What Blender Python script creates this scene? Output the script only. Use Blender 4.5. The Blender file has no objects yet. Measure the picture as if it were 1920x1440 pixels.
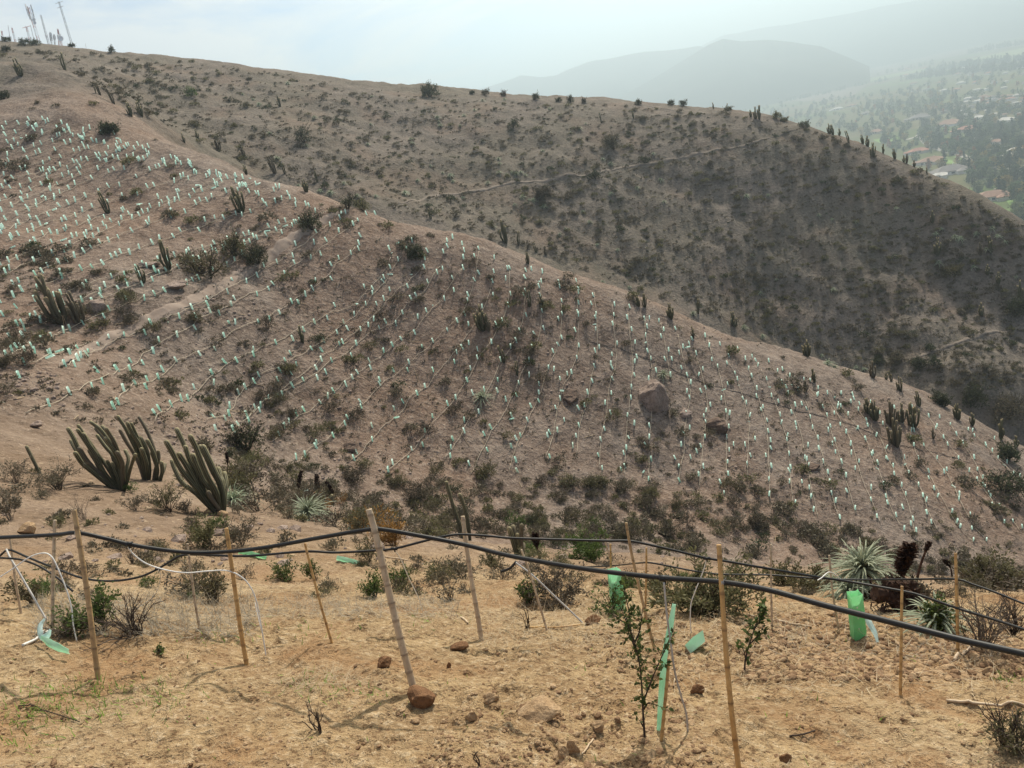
import bpy, bmesh, math, random
import numpy as np
from mathutils import Vector, Matrix

# ------------------------------------------------------------------ camera, sky, sun, exposure
SC = bpy.context.scene
COL = SC.collection
W0, H0, FPX = 1920.0, 1440.0, 1443.0
PITCH, ROLL = math.radians(18.0), math.radians(13.0)
FWD = np.array([0, math.cos(PITCH), -math.sin(PITCH)])
UP0 = np.array([0, math.sin(PITCH), math.cos(PITCH)])
RT0 = np.array([1.0, 0, 0])
CR = math.cos(ROLL) * RT0 - math.sin(ROLL) * UP0
CU = math.sin(ROLL) * RT0 + math.cos(ROLL) * UP0
cd = bpy.data.cameras.new('camera')
cam = bpy.data.objects.new('camera', cd)
COL.objects.link(cam)
cd.sensor_width = 36.0
cd.lens = 36.0 * FPX / W0
cd.clip_start = 0.05
cd.clip_end = 60000
cam.matrix_world = Matrix(((CR[0], CU[0], -FWD[0], 0), (CR[1], CU[1], -FWD[1], 0), (CR[2], CU[2], -FWD[2], 0), (0, 0, 0, 1)))
SC.camera = cam

SUN_AZ, SUN_EL = math.radians(26.0), math.radians(46.0)      # azimuth from +Y towards +X
SUN_DIR = Vector((math.sin(SUN_AZ) * math.cos(SUN_EL), math.cos(SUN_AZ) * math.cos(SUN_EL), math.sin(SUN_EL)))
world = bpy.data.worlds.new('World')
SC.world = world
world.use_nodes = True
nt = world.node_tree
nt.nodes.clear()
wo = nt.nodes.new('ShaderNodeOutputWorld')
bg = nt.nodes.new('ShaderNodeBackground')
sky = nt.nodes.new('ShaderNodeTexSky')
sky.sky_type = 'NISHITA'
sky.sun_disc = False
sky.sun_elevation = SUN_EL
sky.sun_rotation = SUN_AZ
sky.altitude = 600
sky.air_density = 1.0
sky.dust_density = 1.2
sky.ozone_density = 1.0
bg.inputs['Strength'].default_value = 0.09
# thin cloud veil on the sky: noise on the direction projected to a flat cloud layer
tc = nt.nodes.new('ShaderNodeTexCoord')
sx = nt.nodes.new('ShaderNodeSeparateXYZ')
nt.links.new(tc.outputs['Generated'], sx.inputs[0])
def wmath(op, a, b=None):
    n = nt.nodes.new('ShaderNodeMath'); n.operation = op
    for i, v in enumerate((a, b)):
        if v is None: continue
        if isinstance(v, (int, float)): n.inputs[i].default_value = v
        else: nt.links.new(v, n.inputs[i])
    return n.outputs[0]
zc = wmath('MAXIMUM', wmath('ADD', sx.outputs['Z'], 0.12), 0.03)
cx, cy = wmath('DIVIDE', sx.outputs['X'], zc), wmath('DIVIDE', sx.outputs['Y'], zc)
cxyz = nt.nodes.new('ShaderNodeCombineXYZ')
nt.links.new(cx, cxyz.inputs[0]); nt.links.new(cy, cxyz.inputs[1])
cn = nt.nodes.new('ShaderNodeTexNoise')
cn.inputs['Scale'].default_value = 0.75
cn.inputs['Detail'].default_value = 7
cn.inputs['Roughness'].default_value = 0.58
cn.inputs['Distortion'].default_value = 0.5
nt.links.new(cxyz.outputs[0], cn.inputs['Vector'])
side = wmath('MULTIPLY', wmath('ADD', cx, 0.25), -0.13)
cr_ = nt.nodes.new('ShaderNodeValToRGB')
cr_.color_ramp.elements[0].position = 0.43
cr_.color_ramp.elements[0].color = (0, 0, 0, 1)
cr_.color_ramp.elements[1].position = 0.60
cr_.color_ramp.elements[1].color = (1, 1, 1, 1)
nt.links.new(wmath('ADD', cn.outputs['Fac'], side), cr_.inputs[0])
cmix = nt.nodes.new('ShaderNodeMix'); cmix.data_type = 'RGBA'
cmix.inputs['B'].default_value = (6.9, 7.0, 7.3, 1)
nt.links.new(wmath('MULTIPLY', cr_.outputs[0], 0.85), cmix.inputs['Factor'])
tint = nt.nodes.new('ShaderNodeMix'); tint.data_type = 'RGBA'; tint.blend_type = 'MULTIPLY'; tint.inputs['Factor'].default_value = 1.0
tint.inputs['B'].default_value = (0.60, 0.76, 0.94, 1)          # clean dry winter air, bluer than the model's dusty one
nt.links.new(sky.outputs[0], tint.inputs['A']); nt.links.new(tint.outputs['Result'], cmix.inputs['A'])
sd = nt.nodes.new('ShaderNodeVectorMath'); sd.operation = 'DOT_PRODUCT'
nt.links.new(tc.outputs['Generated'], sd.inputs[0]); sd.inputs[1].default_value = SUN_DIR
glow = wmath('POWER', wmath('MAXIMUM', sd.outputs['Value'], 0.0), 6.0)
gm = nt.nodes.new('ShaderNodeMix'); gm.data_type = 'RGBA'; gm.blend_type = 'ADD'
gm.inputs['B'].default_value = (17.0, 13.4, 4.6, 1)
nt.links.new(glow, gm.inputs['Factor']); nt.links.new(cmix.outputs['Result'], gm.inputs['A'])
nt.links.new(gm.outputs['Result'], bg.inputs['Color'])
nt.links.new(bg.outputs[0], wo.inputs[0])

sl = bpy.data.lights.new('sun', 'SUN')
sl.energy = 4.2
sl.angle = math.radians(0.9)
sl.color = (1.0, 0.92, 0.80)
so = bpy.data.objects.new('sun', sl)
so.rotation_euler = SUN_DIR.to_track_quat('Z', 'Y').to_euler()
COL.objects.link(so)
SC.view_settings.view_transform = 'Standard'
SC.view_settings.look = 'None'
SC.view_settings.exposure = 0.48
SC.view_settings.gamma = 1.0
SC.cycles.use_denoising = True
SC.cycles.max_bounces = 6
SC.cycles.diffuse_bounces = 3
SC.cycles.glossy_bounces = 2
SC.cycles.transmission_bounces = 4
SC.cycles.volume_bounces = 0
SC.cycles.transparent_max_bounces = 8
SC.cycles.caustics_reflective = False
SC.cycles.caustics_refractive = False

# ------------------------------------------------------------------ picture <-> world
def ray(u, v):
    return FWD + CR * ((u - W0 / 2) / FPX) - CU * ((v - H0 / 2) / FPX)
def at(u, v, d):
    return ray(u, v) * d
def project(P):
    P = np.asarray(P, float)
    d = P @ FWD
    d = np.where(np.abs(d) < 1e-6, 1e-6, d)
    return np.stack([W0 / 2 + FPX * (P @ CR) / d, H0 / 2 - FPX * (P @ CU) / d, d], -1)

# ------------------------------------------------------------------ noise
def _hash(ix, iy, seed):
    h = (ix.astype(np.int64) * 374761393 + iy.astype(np.int64) * 668265263 + seed * 974711) & 0x7fffffff
    h = ((h ^ (h >> 13)) * 1274126177) & 0x7fffffff
    return ((h ^ (h >> 16)) & 0xffff) / 65535.0
def vnoise(x, y, seed=0):
    x0, y0 = np.floor(x), np.floor(y)
    fx, fy = x - x0, y - y0
    fx, fy = fx * fx * fx * (fx * (fx * 6 - 15) + 10), fy * fy * fy * (fy * (fy * 6 - 15) + 10)
    x0, y0 = x0.astype(np.int64), y0.astype(np.int64)
    a, b = _hash(x0, y0, seed), _hash(x0 + 1, y0, seed)
    c, d = _hash(x0, y0 + 1, seed), _hash(x0 + 1, y0 + 1, seed)
    return (a + (b - a) * fx) * (1 - fy) + (c + (d - c) * fx) * fy - 0.5
def fbm(x, y, seed=0, octv=4, gain=0.5):
    s, a = 0.0, 1.0
    for i in range(octv):
        s = s + a * vnoise(x * (2.03 ** i) + 17.3 * i, y * (2.03 ** i) - 9.1 * i, seed + i)
        a *= gain
    return s
def sstep(a, b, x):
    t = np.clip((x - a) / (b - a), 0, 1)
    return t * t * (3 - 2 * t)

# ------------------------------------------------------------------ terrain: height over (bearing, log distance)
ctl = []                                     # bearing, log r, slope z/r
def cpt(P, dT=0.0, kr=1.0):
    r = math.hypot(P[0], P[1])
    ctl.append((math.atan2(P[0], P[1]), math.log(r * kr), P[2] / r + dT))
def near_d(v): return 1.45 * FPX / (v - 750.0)
for u in (-500, 150, 700, 1250, 1800, 2400):
    for v in (1185, 1300, 1440, 1800):
        cpt(at(u, v, near_d(v)))
MID = [(0,1145,5.9),(500,1142,5.7),(960,1148,5.6),(1400,1150,5.5),(1850,1165,5.2),
 (0,1080,8.5),(500,1085,8.2),(960,1090,8.2),(1400,1105,8.0),(1900,1120,8.0),
 (0,1000,11.5),(480,1005,12),(960,1040,12),(1450,1075,11.5),(1900,1105,11),
 (0,910,17),(220,925,17.5),(400,965,16),(620,990,17),(900,1025,17),(1200,1040,18),(1600,1075,16),(1900,1098,15),
 (0,800,24.5),(0,742,28),(140,850,24),(300,880,24),(430,890,30),(700,940,37),(1000,965,41),(1300,985,44),(1600,1020,46),(1900,1078,48),
 (0,600,37),(120,690,31.5),(370,730,38),(620,820,41),(980,810,47),(1300,850,50),(1600,900,51),(1900,960,54),
 (200,500,43),(0,400,50),(400,500,47),(330,585,41),(700,600,49),(1000,650,52),(1300,700,56),(1600,800,57),(1880,860,61),
 (200,380,54),(430,400,52),(0,290,58)]
RIDGE = [(0,200,66),(120,160,72),(250,215,68),(400,292,62),(560,355,58),(650,388,56),(900,450,57),(1200,552,61),(1500,662,67),(1700,722,70),(1900,828,68),(2100,930,66)]
for u, v, d in MID + RIDGE[:]:
    cpt(at(u, v, d))
for u, v, d in RIDGE:
    P = at(u, v, d)
    if u <= 250:
        cpt(P, 0.016, 1.12)
    else:
        cpt(P, -0.035, 1.13); cpt(P, -0.055 if u < 1000 else -0.05, 1.22)
BBOT = [(0,120,100),(120,112,104),(300,235,92),(430,290,88),(650,372,88),(800,405,90),(960,455,92),(1200,535,94),(1450,632,96),(1650,688,95),(1750,718,90),(1850,735,88),(1980,770,88),(2100,840,90)]
BMID = [(250,140,112),(450,200,106),(700,260,106),(960,320,106),(1200,370,106),(1450,430,106),(1650,480,105),(1800,560,101),(1920,600,98),(500,240,98),(900,385,98),(1300,500,99),(1600,590,99),(2050,700,95)]
BSKY = [(0,82,124),(100,84,126),(200,97,126),(400,117,126),(600,146,128),(800,171,129),(1000,187,130),(1200,197,129),(1400,212,126),(1500,238,122),(1600,263,118),(1700,310,114),(1800,352,110),(1900,408,106),(2000,480,103),(2150,620,100)]
for u, v, d in BBOT + BMID + BSKY:
    cpt(at(u, v, d))
for u, v, d in BSKY:
    P = at(u, v, d)
    if u <= 1200:
        cpt(P, -0.012, 1.25); cpt(P, -0.03, 1.8); cpt(P, -0.05, 2.6); cpt(P, -0.3, 4.0)
    else:
        cpt(P, -0.07, 1.14); cpt(P, -0.2, 1.5); cpt(P, -0.3, 2.2); cpt(P, -0.34, 3.6)
ctl = np.array(ctl)
_k = np.round(ctl[:, :2], 3)
ctl = ctl[np.unique(_k, axis=0, return_index=True)[1]]
def _U(d2): return 0.5 * d2 * np.log(d2 + 1e-12)
_n = len(ctl)
_A = np.zeros((_n + 3, _n + 3))
_d2 = ((ctl[:, None, :2] - ctl[None, :, :2]) ** 2).sum(-1)
_A[:_n, :_n] = _U(_d2) + np.eye(_n) * 2e-4
_A[:_n, _n] = 1; _A[:_n, _n + 1:] = ctl[:, :2]
_A[_n:, :_n] = _A[:_n, _n:].T
_w = np.linalg.solve(_A, np.concatenate([ctl[:, 2], np.zeros(3)]))
TH = np.linspace(math.radians(-70), math.radians(70), 351)
LR = np.linspace(math.log(0.7), math.log(440), 430)
_g = np.empty((len(LR), len(TH)))
for i, l in enumerate(LR):
    q = (TH[:, None] - ctl[None, :, 0]) ** 2 + (l - ctl[None, :, 1]) ** 2
    _g[i] = _U(q) @ _w[:_n] + _w[_n] + _w[_n + 1] * TH + _w[_n + 2] * l
def base_T(th, l):
    i = np.clip((l - LR[0]) / (LR[1] - LR[0]), 0, len(LR) - 1.001)
    j = np.clip((th - TH[0]) / (TH[1] - TH[0]), 0, len(TH) - 1.001)
    i0, j0 = i.astype(int), j.astype(int)
    a, b = i - i0, j - j0
    return (_g[i0, j0] * (1 - b) + _g[i0, j0 + 1] * b) * (1 - a) + (_g[i0 + 1, j0] * (1 - b) + _g[i0 + 1, j0 + 1] * b) * a
def height(x, y):
    x, y = np.asarray(x, float), np.asarray(y, float)
    r = np.hypot(x, y) + 1e-9
    z = base_T(np.arctan2(x, y), np.log(r)) * r
    nr = 1 - sstep(9, 16, r)
    md = sstep(5, 12, r)
    fr = sstep(75, 95, r)
    z = z + nr * (fbm(x * 0.8, y * 0.8, 3, 3) * 0.08 + fbm(x * 3.1, y * 3.1, 5, 3) * 0.06)
    z = z + nr * 0.055 * np.maximum(fbm(x * 9, y * 9, 8, 4), 0)
    z = z + nr * 0.022 * np.abs(fbm(x * 17, y * 17, 28, 3)) * (0.4 + 1.2 * np.clip(fbm(x * 1.1, y * 1.1, 29, 2) + 0.4, 0, 1))
    z = z + md * (1 - 0.5 * fr) * (fbm(x * 0.35, y * 0.35, 11, 4) * 0.38 * sstep(9, 30, r) + fbm(x * 1.7, y * 1.7, 15, 3) * 0.13)
    z = z + fr * (fbm(x * 0.055, y * 0.055, 21, 3) * 1.6 + fbm(x * 0.3, y * 0.3, 23, 4) * 0.7) * (1 - 0.4 * sstep(112, 125, r))
    return np.maximum(z, -128.0)
_lm = np.exp(np.linspace(math.log(0.9), math.log(430), 3000))
def hit(u, v, rmin=0.9, rmax=430.0):
    d = ray(u, v)
    h = math.hypot(d[0], d[1])
    sx_, sy_, t = d[0] / h, d[1] / h, d[2] / h
    rr = _lm[(_lm >= rmin) & (_lm <= rmax)]
    T = height(sx_ * rr, sy_ * rr) / rr
    k = np.argmax(T >= t)
    if T[k] < t:
        return None
    if k > 0:
        f = (t - T[k - 1]) / max(T[k] - T[k - 1], 1e-9) if T[k - 1] < t else 1.0
        r = rr[k - 1] + (rr[k] - rr[k - 1]) * f
    else:
        r = rr[0]
    return np.array([sx_ * r, sy_ * r, t * r])
def on_ground(x, y):
    return np.array([x, y, float(height(np.array([x]), np.array([y]))[0])])
VZ = -120.0
def vhit(u, v, z=VZ):
    d = ray(u, v)
    if d[2] > -0.004: return None
    return d * (z / d[2])

# ------------------------------------------------------------------ mesh helpers
class Geo:
    def __init__(s): s.V, s.F, s.M, s.A, s.n = [], [], [], [], 0
    def add(s, V, F, mi=0, a=0.0):
        V = np.asarray(V, float).reshape(-1, 3); F = np.asarray(F, int)
        if F.shape[1] == 3: F = np.concatenate([F, np.full((len(F), 1), -1)], 1) if len(F) else F.reshape(0, 4)
        Fs = np.where(F >= 0, F + s.n, -1)
        s.V.append(V); s.F.append(Fs)
        s.M.append(np.full(len(F), mi) if np.isscalar(mi) else np.asarray(mi))
        s.A.append(np.full(len(V), a) if np.isscalar(a) else np.asarray(a, float))
        s.n += len(V)
        return s
    def arrays(s):
        return np.concatenate(s.V), np.concatenate(s.F), np.concatenate(s.M), np.concatenate(s.A)
    def put(s, arr, M3, loc):
        V, F, mi, a = arr
        return s.add(V @ np.asarray(M3).T + np.asarray(loc), F, mi, a)
def make_mesh(name, arr, mats, smooth=False):
    V, F, mi, a = arr
    me = bpy.data.meshes.new(name)
    tri = F[:, 3] < 0
    cnt = np.where(tri, 3, 4)
    loops = F[np.arange(4)[None, :] < cnt[:, None]]
    me.vertices.add(len(V)); me.vertices.foreach_set('co', V.astype(np.float32).ravel())
    me.loops.add(len(loops)); me.loops.foreach_set('vertex_index', loops.astype(np.int32))
    me.polygons.add(len(F))
    me.polygons.foreach_set('loop_start', np.concatenate([[0], np.cumsum(cnt)[:-1]]).astype(np.int32))
    me.polygons.foreach_set('loop_total', cnt.astype(np.int32))
    me.polygons.foreach_set('material_index', mi.astype(np.int32))
    me.polygons.foreach_set('use_smooth', np.full(len(F), bool(smooth)))
    at_ = me.attributes.new('tone', 'FLOAT', 'POINT'); at_.data.foreach_set('value', a.astype(np.float32))
    for m in (mats if isinstance(mats, (list, tuple)) else [mats]): me.materials.append(m)
    me.update(calc_edges=True)
    return me
def link(name, me, parent=None, loc=None, rz=0.0, scale=None):
    o = bpy.data.objects.new(name, me)
    COL.objects.link(o)
    if parent is not None: o.parent = parent
    if loc is not None: o.location = tuple(loc)
    if rz: o.rotation_euler.z = rz
    if scale is not None: o.scale = (scale,) * 3 if np.isscalar(scale) else scale
    return o
def obj(name, geo, mats, parent=None, smooth=False, loc=None):
    return link(name, make_mesh(name, geo.arrays() if isinstance(geo, Geo) else geo, mats, smooth), parent, loc)
def tag(o, label=None, cat=None, group=None, kind=None):
    if label: o['label'] = label
    if cat: o['category'] = cat
    if group: o['group'] = group
    if kind: o['kind'] = kind
    return o
def empty(name, loc=(0, 0, 0)):
    o = bpy.data.objects.new(name, None); COL.objects.link(o); o.location = tuple(loc); o.empty_display_size = 0.1
    return o
def smooth_path(P, n):
    P = np.asarray(P, float)
    if len(P) < 3:
        t = np.linspace(0, 1, n)[:, None]; return P[0] * (1 - t) + P[-1] * t
    Q = np.concatenate([[2 * P[0] - P[1]], P, [2 * P[-1] - P[-2]]])
    seg = np.linalg.norm(np.diff(P, axis=0), axis=1); cs = np.concatenate([[0], np.cumsum(seg)])
    s = np.linspace(0, cs[-1], n)
    k = np.clip(np.searchsorted(cs, s, side='right') - 1, 0, len(P) - 2)
    t = ((s - cs[k]) / np.maximum(seg[k], 1e-9))[:, None]
    p0, p1, p2, p3 = Q[k], Q[k + 1], Q[k + 2], Q[k + 3]
    return 0.5 * (2 * p1 + (p2 - p0) * t + (2 * p0 - 5 * p1 + 4 * p2 - p3) * t * t + (3 * p1 - p0 - 3 * p2 + p3) * t ** 3)
def tube(P, R, n=6, cap=True, radial=None, twist=0.0):
    P = np.asarray(P, float); m = len(P)
    R = np.full(m, R) if np.isscalar(R) else np.asarray(R, float)
    T = np.gradient(P, axis=0); T /= np.linalg.norm(T, axis=1)[:, None] + 1e-12
    ref = np.array([0.31, 0.95, 0.05]) if abs(T[0, 2]) > 0.6 else np.array([0.02, 0.03, 1.0])
    N = np.empty_like(P)
    v = ref - T[0] * (ref @ T[0]); v /= np.linalg.norm(v)
    for i in range(m):
        v = v - T[i] * (v @ T[i]); v /= np.linalg.norm(v) + 1e-12; N[i] = v
    B = np.cross(T, N)
    ang = np.linspace(0, 2 * np.pi, n, endpoint=False) + twist
    rad = np.ones(n) if radial is None else radial
    V = P[:, None] + (N[:, None] * np.cos(ang)[None, :, None] + B[:, None] * np.sin(ang)[None, :, None]) * R[:, None, None] * rad[None, :, None]
    V = V.reshape(-1, 3)
    i, j = np.meshgrid(np.arange(m - 1), np.arange(n), indexing='ij')
    j2 = (j + 1) % n
    F = np.stack([i * n + j, i * n + j2, (i + 1) * n + j2, (i + 1) * n + j], -1).reshape(-1, 4)
    if cap:
        V = np.concatenate([V, P[:1], P[-1:]])
        jj = np.arange(n); j2 = (jj + 1) % n; z = np.full(n, -1)
        F = np.concatenate([F, np.stack([j2, jj, np.full(n, m * n), z], -1), np.stack([(m - 1) * n + jj, (m - 1) * n + j2, np.full(n, m * n + 1), z], -1)])
    return V, F
def box(c, s, rz=0.0):
    c, s = np.asarray(c, float), np.asarray(s, float) / 2
    V = np.array([[x, y, z] for z in (-1, 1) for x, y in ((-1, -1), (1, -1), (1, 1), (-1, 1))], float) * s
    ca, sa = math.cos(rz), math.sin(rz)
    V[:, :2] = V[:, :2] @ np.array([[ca, sa], [-sa, ca]])
    return V + c, np.array([[3, 2, 1, 0], [4, 5, 6, 7], [0, 1, 5, 4], [1, 2, 6, 5], [2, 3, 7, 6], [3, 0, 4, 7]])
def leaf_quads(C, D, L, Wd, rng, tilt=None):
    """kite shaped leaves at C along D"""
    n = len(C); D = D / (np.linalg.norm(D, axis=1)[:, None] + 1e-9)
    X = rng.normal(size=(n, 3)); S = np.cross(D, X); S /= np.linalg.norm(S, axis=1)[:, None] + 1e-9
    L = np.broadcast_to(L, (n,))[:, None]; Wd = np.broadcast_to(Wd, (n,))[:, None]
    V = np.stack([C, C + D * L * 0.45 + S * Wd * 0.5, C + D * L, C + D * L * 0.45 - S * Wd * 0.5], 1).reshape(-1, 3)
    return V, np.arange(4 * n).reshape(n, 4)
def rotz(a): c, s = math.cos(a), math.sin(a); return np.array([[c, -s, 0], [s, c, 0], [0, 0, 1.0]])
def euler(rx, ry, rz_):
    return np.array(Matrix.Rotation(rz_, 3, 'Z') @ Matrix.Rotation(ry, 3, 'Y') @ Matrix.Rotation(rx, 3, 'X'))
def _ico(sub):
    bm = bmesh.new(); bmesh.ops.create_icosphere(bm, subdivisions=sub, radius=1.0)
    V = np.array([v.co[:] for v in bm.verts]); F = np.array([[v.index for v in f.verts] for f in bm.faces]); bm.free()
    return V, F
ICO = {s: _ico(s) for s in (1, 2, 3, 4)}
def rock(rng, size, sub=2, cuts=7, rough=0.12):
    V, F = ICO[sub]; V = V.copy()
    for _ in range(cuts):
        n = rng.normal(size=3); n /= np.linalg.norm(n); h = rng.uniform(0.55, 0.85)
        e = V @ n - h
        V -= np.where(e > 0, e, 0)[:, None] * n * 0.93
    o = rng.uniform(0, 50)
    nz = vnoise(V[:, 0] * 2.3 + o, V[:, 1] * 2.3 + V[:, 2] * 1.7, 2) + 0.5 * vnoise(V[:, 0] * 6 + o, V[:, 2] * 6 + V[:, 1] * 4, 4)
    V *= (1 + rough * nz)[:, None]
    return V * np.asarray(size) * 0.5, F

# ------------------------------------------------------------------ materials
def mat_new(name):
    m = bpy.data.materials.new(name); m.use_nodes = True
    return m, m.node_tree, m.node_tree.nodes.get('Principled BSDF'), m.node_tree.nodes.get('Material Output')
def N_(t, kind, **kw):
    n = t.nodes.new(kind)
    for k, v in kw.items():
        if k in n.inputs: n.inputs[k].default_value = v
        else: setattr(n, k, v)
    return n
def ramp(t, src, stops, interp='LINEAR'):
    n = t.nodes.new('ShaderNodeValToRGB'); n.color_ramp.interpolation = interp
    e = n.color_ramp.elements
    while len(e) < len(stops): e.new(0.5)
    for k, (p, c) in zip(e, stops):
        k.position = p; k.color = (*c, 1) if len(c) == 3 else c
    t.links.new(src, n.inputs[0]); return n.outputs['Color']
def mixc(t, fac, a, b, mode='MIX'):
    n = t.nodes.new('ShaderNodeMix'); n.data_type = 'RGBA'; n.blend_type = mode
    for key, v in (('Factor', fac), ('A', a), ('B', b)):
        if isinstance(v, (int, float)): n.inputs[key].default_value = v
        elif isinstance(v, tuple): n.inputs[key].default_value = (*v, 1) if len(v) == 3 else v
        else: t.links.new(v, n.inputs[key])
    return n.outputs['Result']
def noise(t, vec, scale, detail=4, rough=0.55, dist=0.0):
    n = N_(t, 'ShaderNodeTexNoise'); n.inputs['Scale'].default_value = scale; n.inputs['Detail'].default_value = detail
    n.inputs['Roughness'].default_value = rough; n.inputs['Distortion'].default_value = dist
    t.links.new(vec, n.inputs['Vector']); return n.outputs['Fac']
def mth(t, op, a, b=None, c=None, clamp=False):
    n = t.nodes.new('ShaderNodeMath'); n.operation = op; n.use_clamp = clamp
    for i, v in enumerate((a, b, c)):
        if v is None: continue
        if isinstance(v, (int, float)): n.inputs[i].default_value = v
        else: t.links.new(v, n.inputs[i])
    return n.outputs[0]
def bump(t, bs, h, strength, dist, prev=None):
    n = t.nodes.new('ShaderNodeBump'); n.inputs['Strength'].default_value = strength; n.inputs['Distance'].default_value = dist
    t.links.new(h, n.inputs['Height'])
    if prev is not None: t.links.new(prev, n.inputs['Normal'])
    t.links.new(n.outputs[0], bs.inputs['Normal']); return n.outputs[0]
def tone(t):
    n = t.nodes.new('ShaderNodeAttribute'); n.attribute_name = 'tone'; return n.outputs['Fac']
def coords(t): return t.nodes.new('ShaderNodeTexCoord').outputs['Object']
def plain(name, c1, c2=None, scale=8.0, rough=0.8, bmp=0.0, spec=0.2, per_obj=0.0):
    m, t, b, o = mat_new(name)
    vec = coords(t)
    f = noise(t, vec, scale, 4)
    col = ramp(t, f, [(0.32, c1), (0.68, c2 or c1)])
    if per_obj:
        oi = t.nodes.new('ShaderNodeObjectInfo')
        v = mth(t, 'MULTIPLY_ADD', oi.outputs['Random'], per_obj, 1 - per_obj / 2)
        hs = t.nodes.new('ShaderNodeHueSaturation'); t.links.new(v, hs.inputs['Value']); t.links.new(col, hs.inputs['Color']); col = hs.outputs[0]
    t.links.new(col, b.inputs['Base Color'])
    b.inputs['Roughness'].default_value = rough
    b.inputs['Specular IOR Level'].default_value = spec
    if bmp: bump(t, b, f, 0.6, bmp)
    return m
def leafy(name, c1, c2, trans=0.35, per_obj=0.3, tip=None):
    """leaf or thin plastic: diffuse with light coming through; tone varies along the mesh"""
    m, t, b, o = mat_new(name)
    col = ramp(t, tone(t), [(0.0, c1), (1.0, c2)] + ([] if tip is None else []))
    oi = t.nodes.new('ShaderNodeObjectInfo')
    hs = t.nodes.new('ShaderNodeHueSaturation')
    t.links.new(mth(t, 'MULTIPLY_ADD', oi.outputs['Random'], per_obj, 1 - per_obj / 2), hs.inputs['Value'])
    t.links.new(mth(t, 'MULTIPLY_ADD', oi.outputs['Random'], 0.03, 0.485), hs.inputs['Hue'])
    t.links.new(col, hs.inputs['Color'])
    t.links.new(hs.outputs[0], b.inputs['Base Color'])
    b.inputs['Roughness'].default_value = 0.65
    b.inputs['Specular IOR Level'].default_value = 0.25
    tr = t.nodes.new('ShaderNodeBsdfTranslucent'); t.links.new(hs.outputs[0], tr.inputs['Color'])
    ms = t.nodes.new('ShaderNodeMixShader'); ms.inputs[0].default_value = trans
    t.links.new(b.outputs[0], ms.inputs[1]); t.links.new(tr.outputs[0], ms.inputs[2]); t.links.new(ms.outputs[0], o.inputs['Surface'])
    return m

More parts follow.
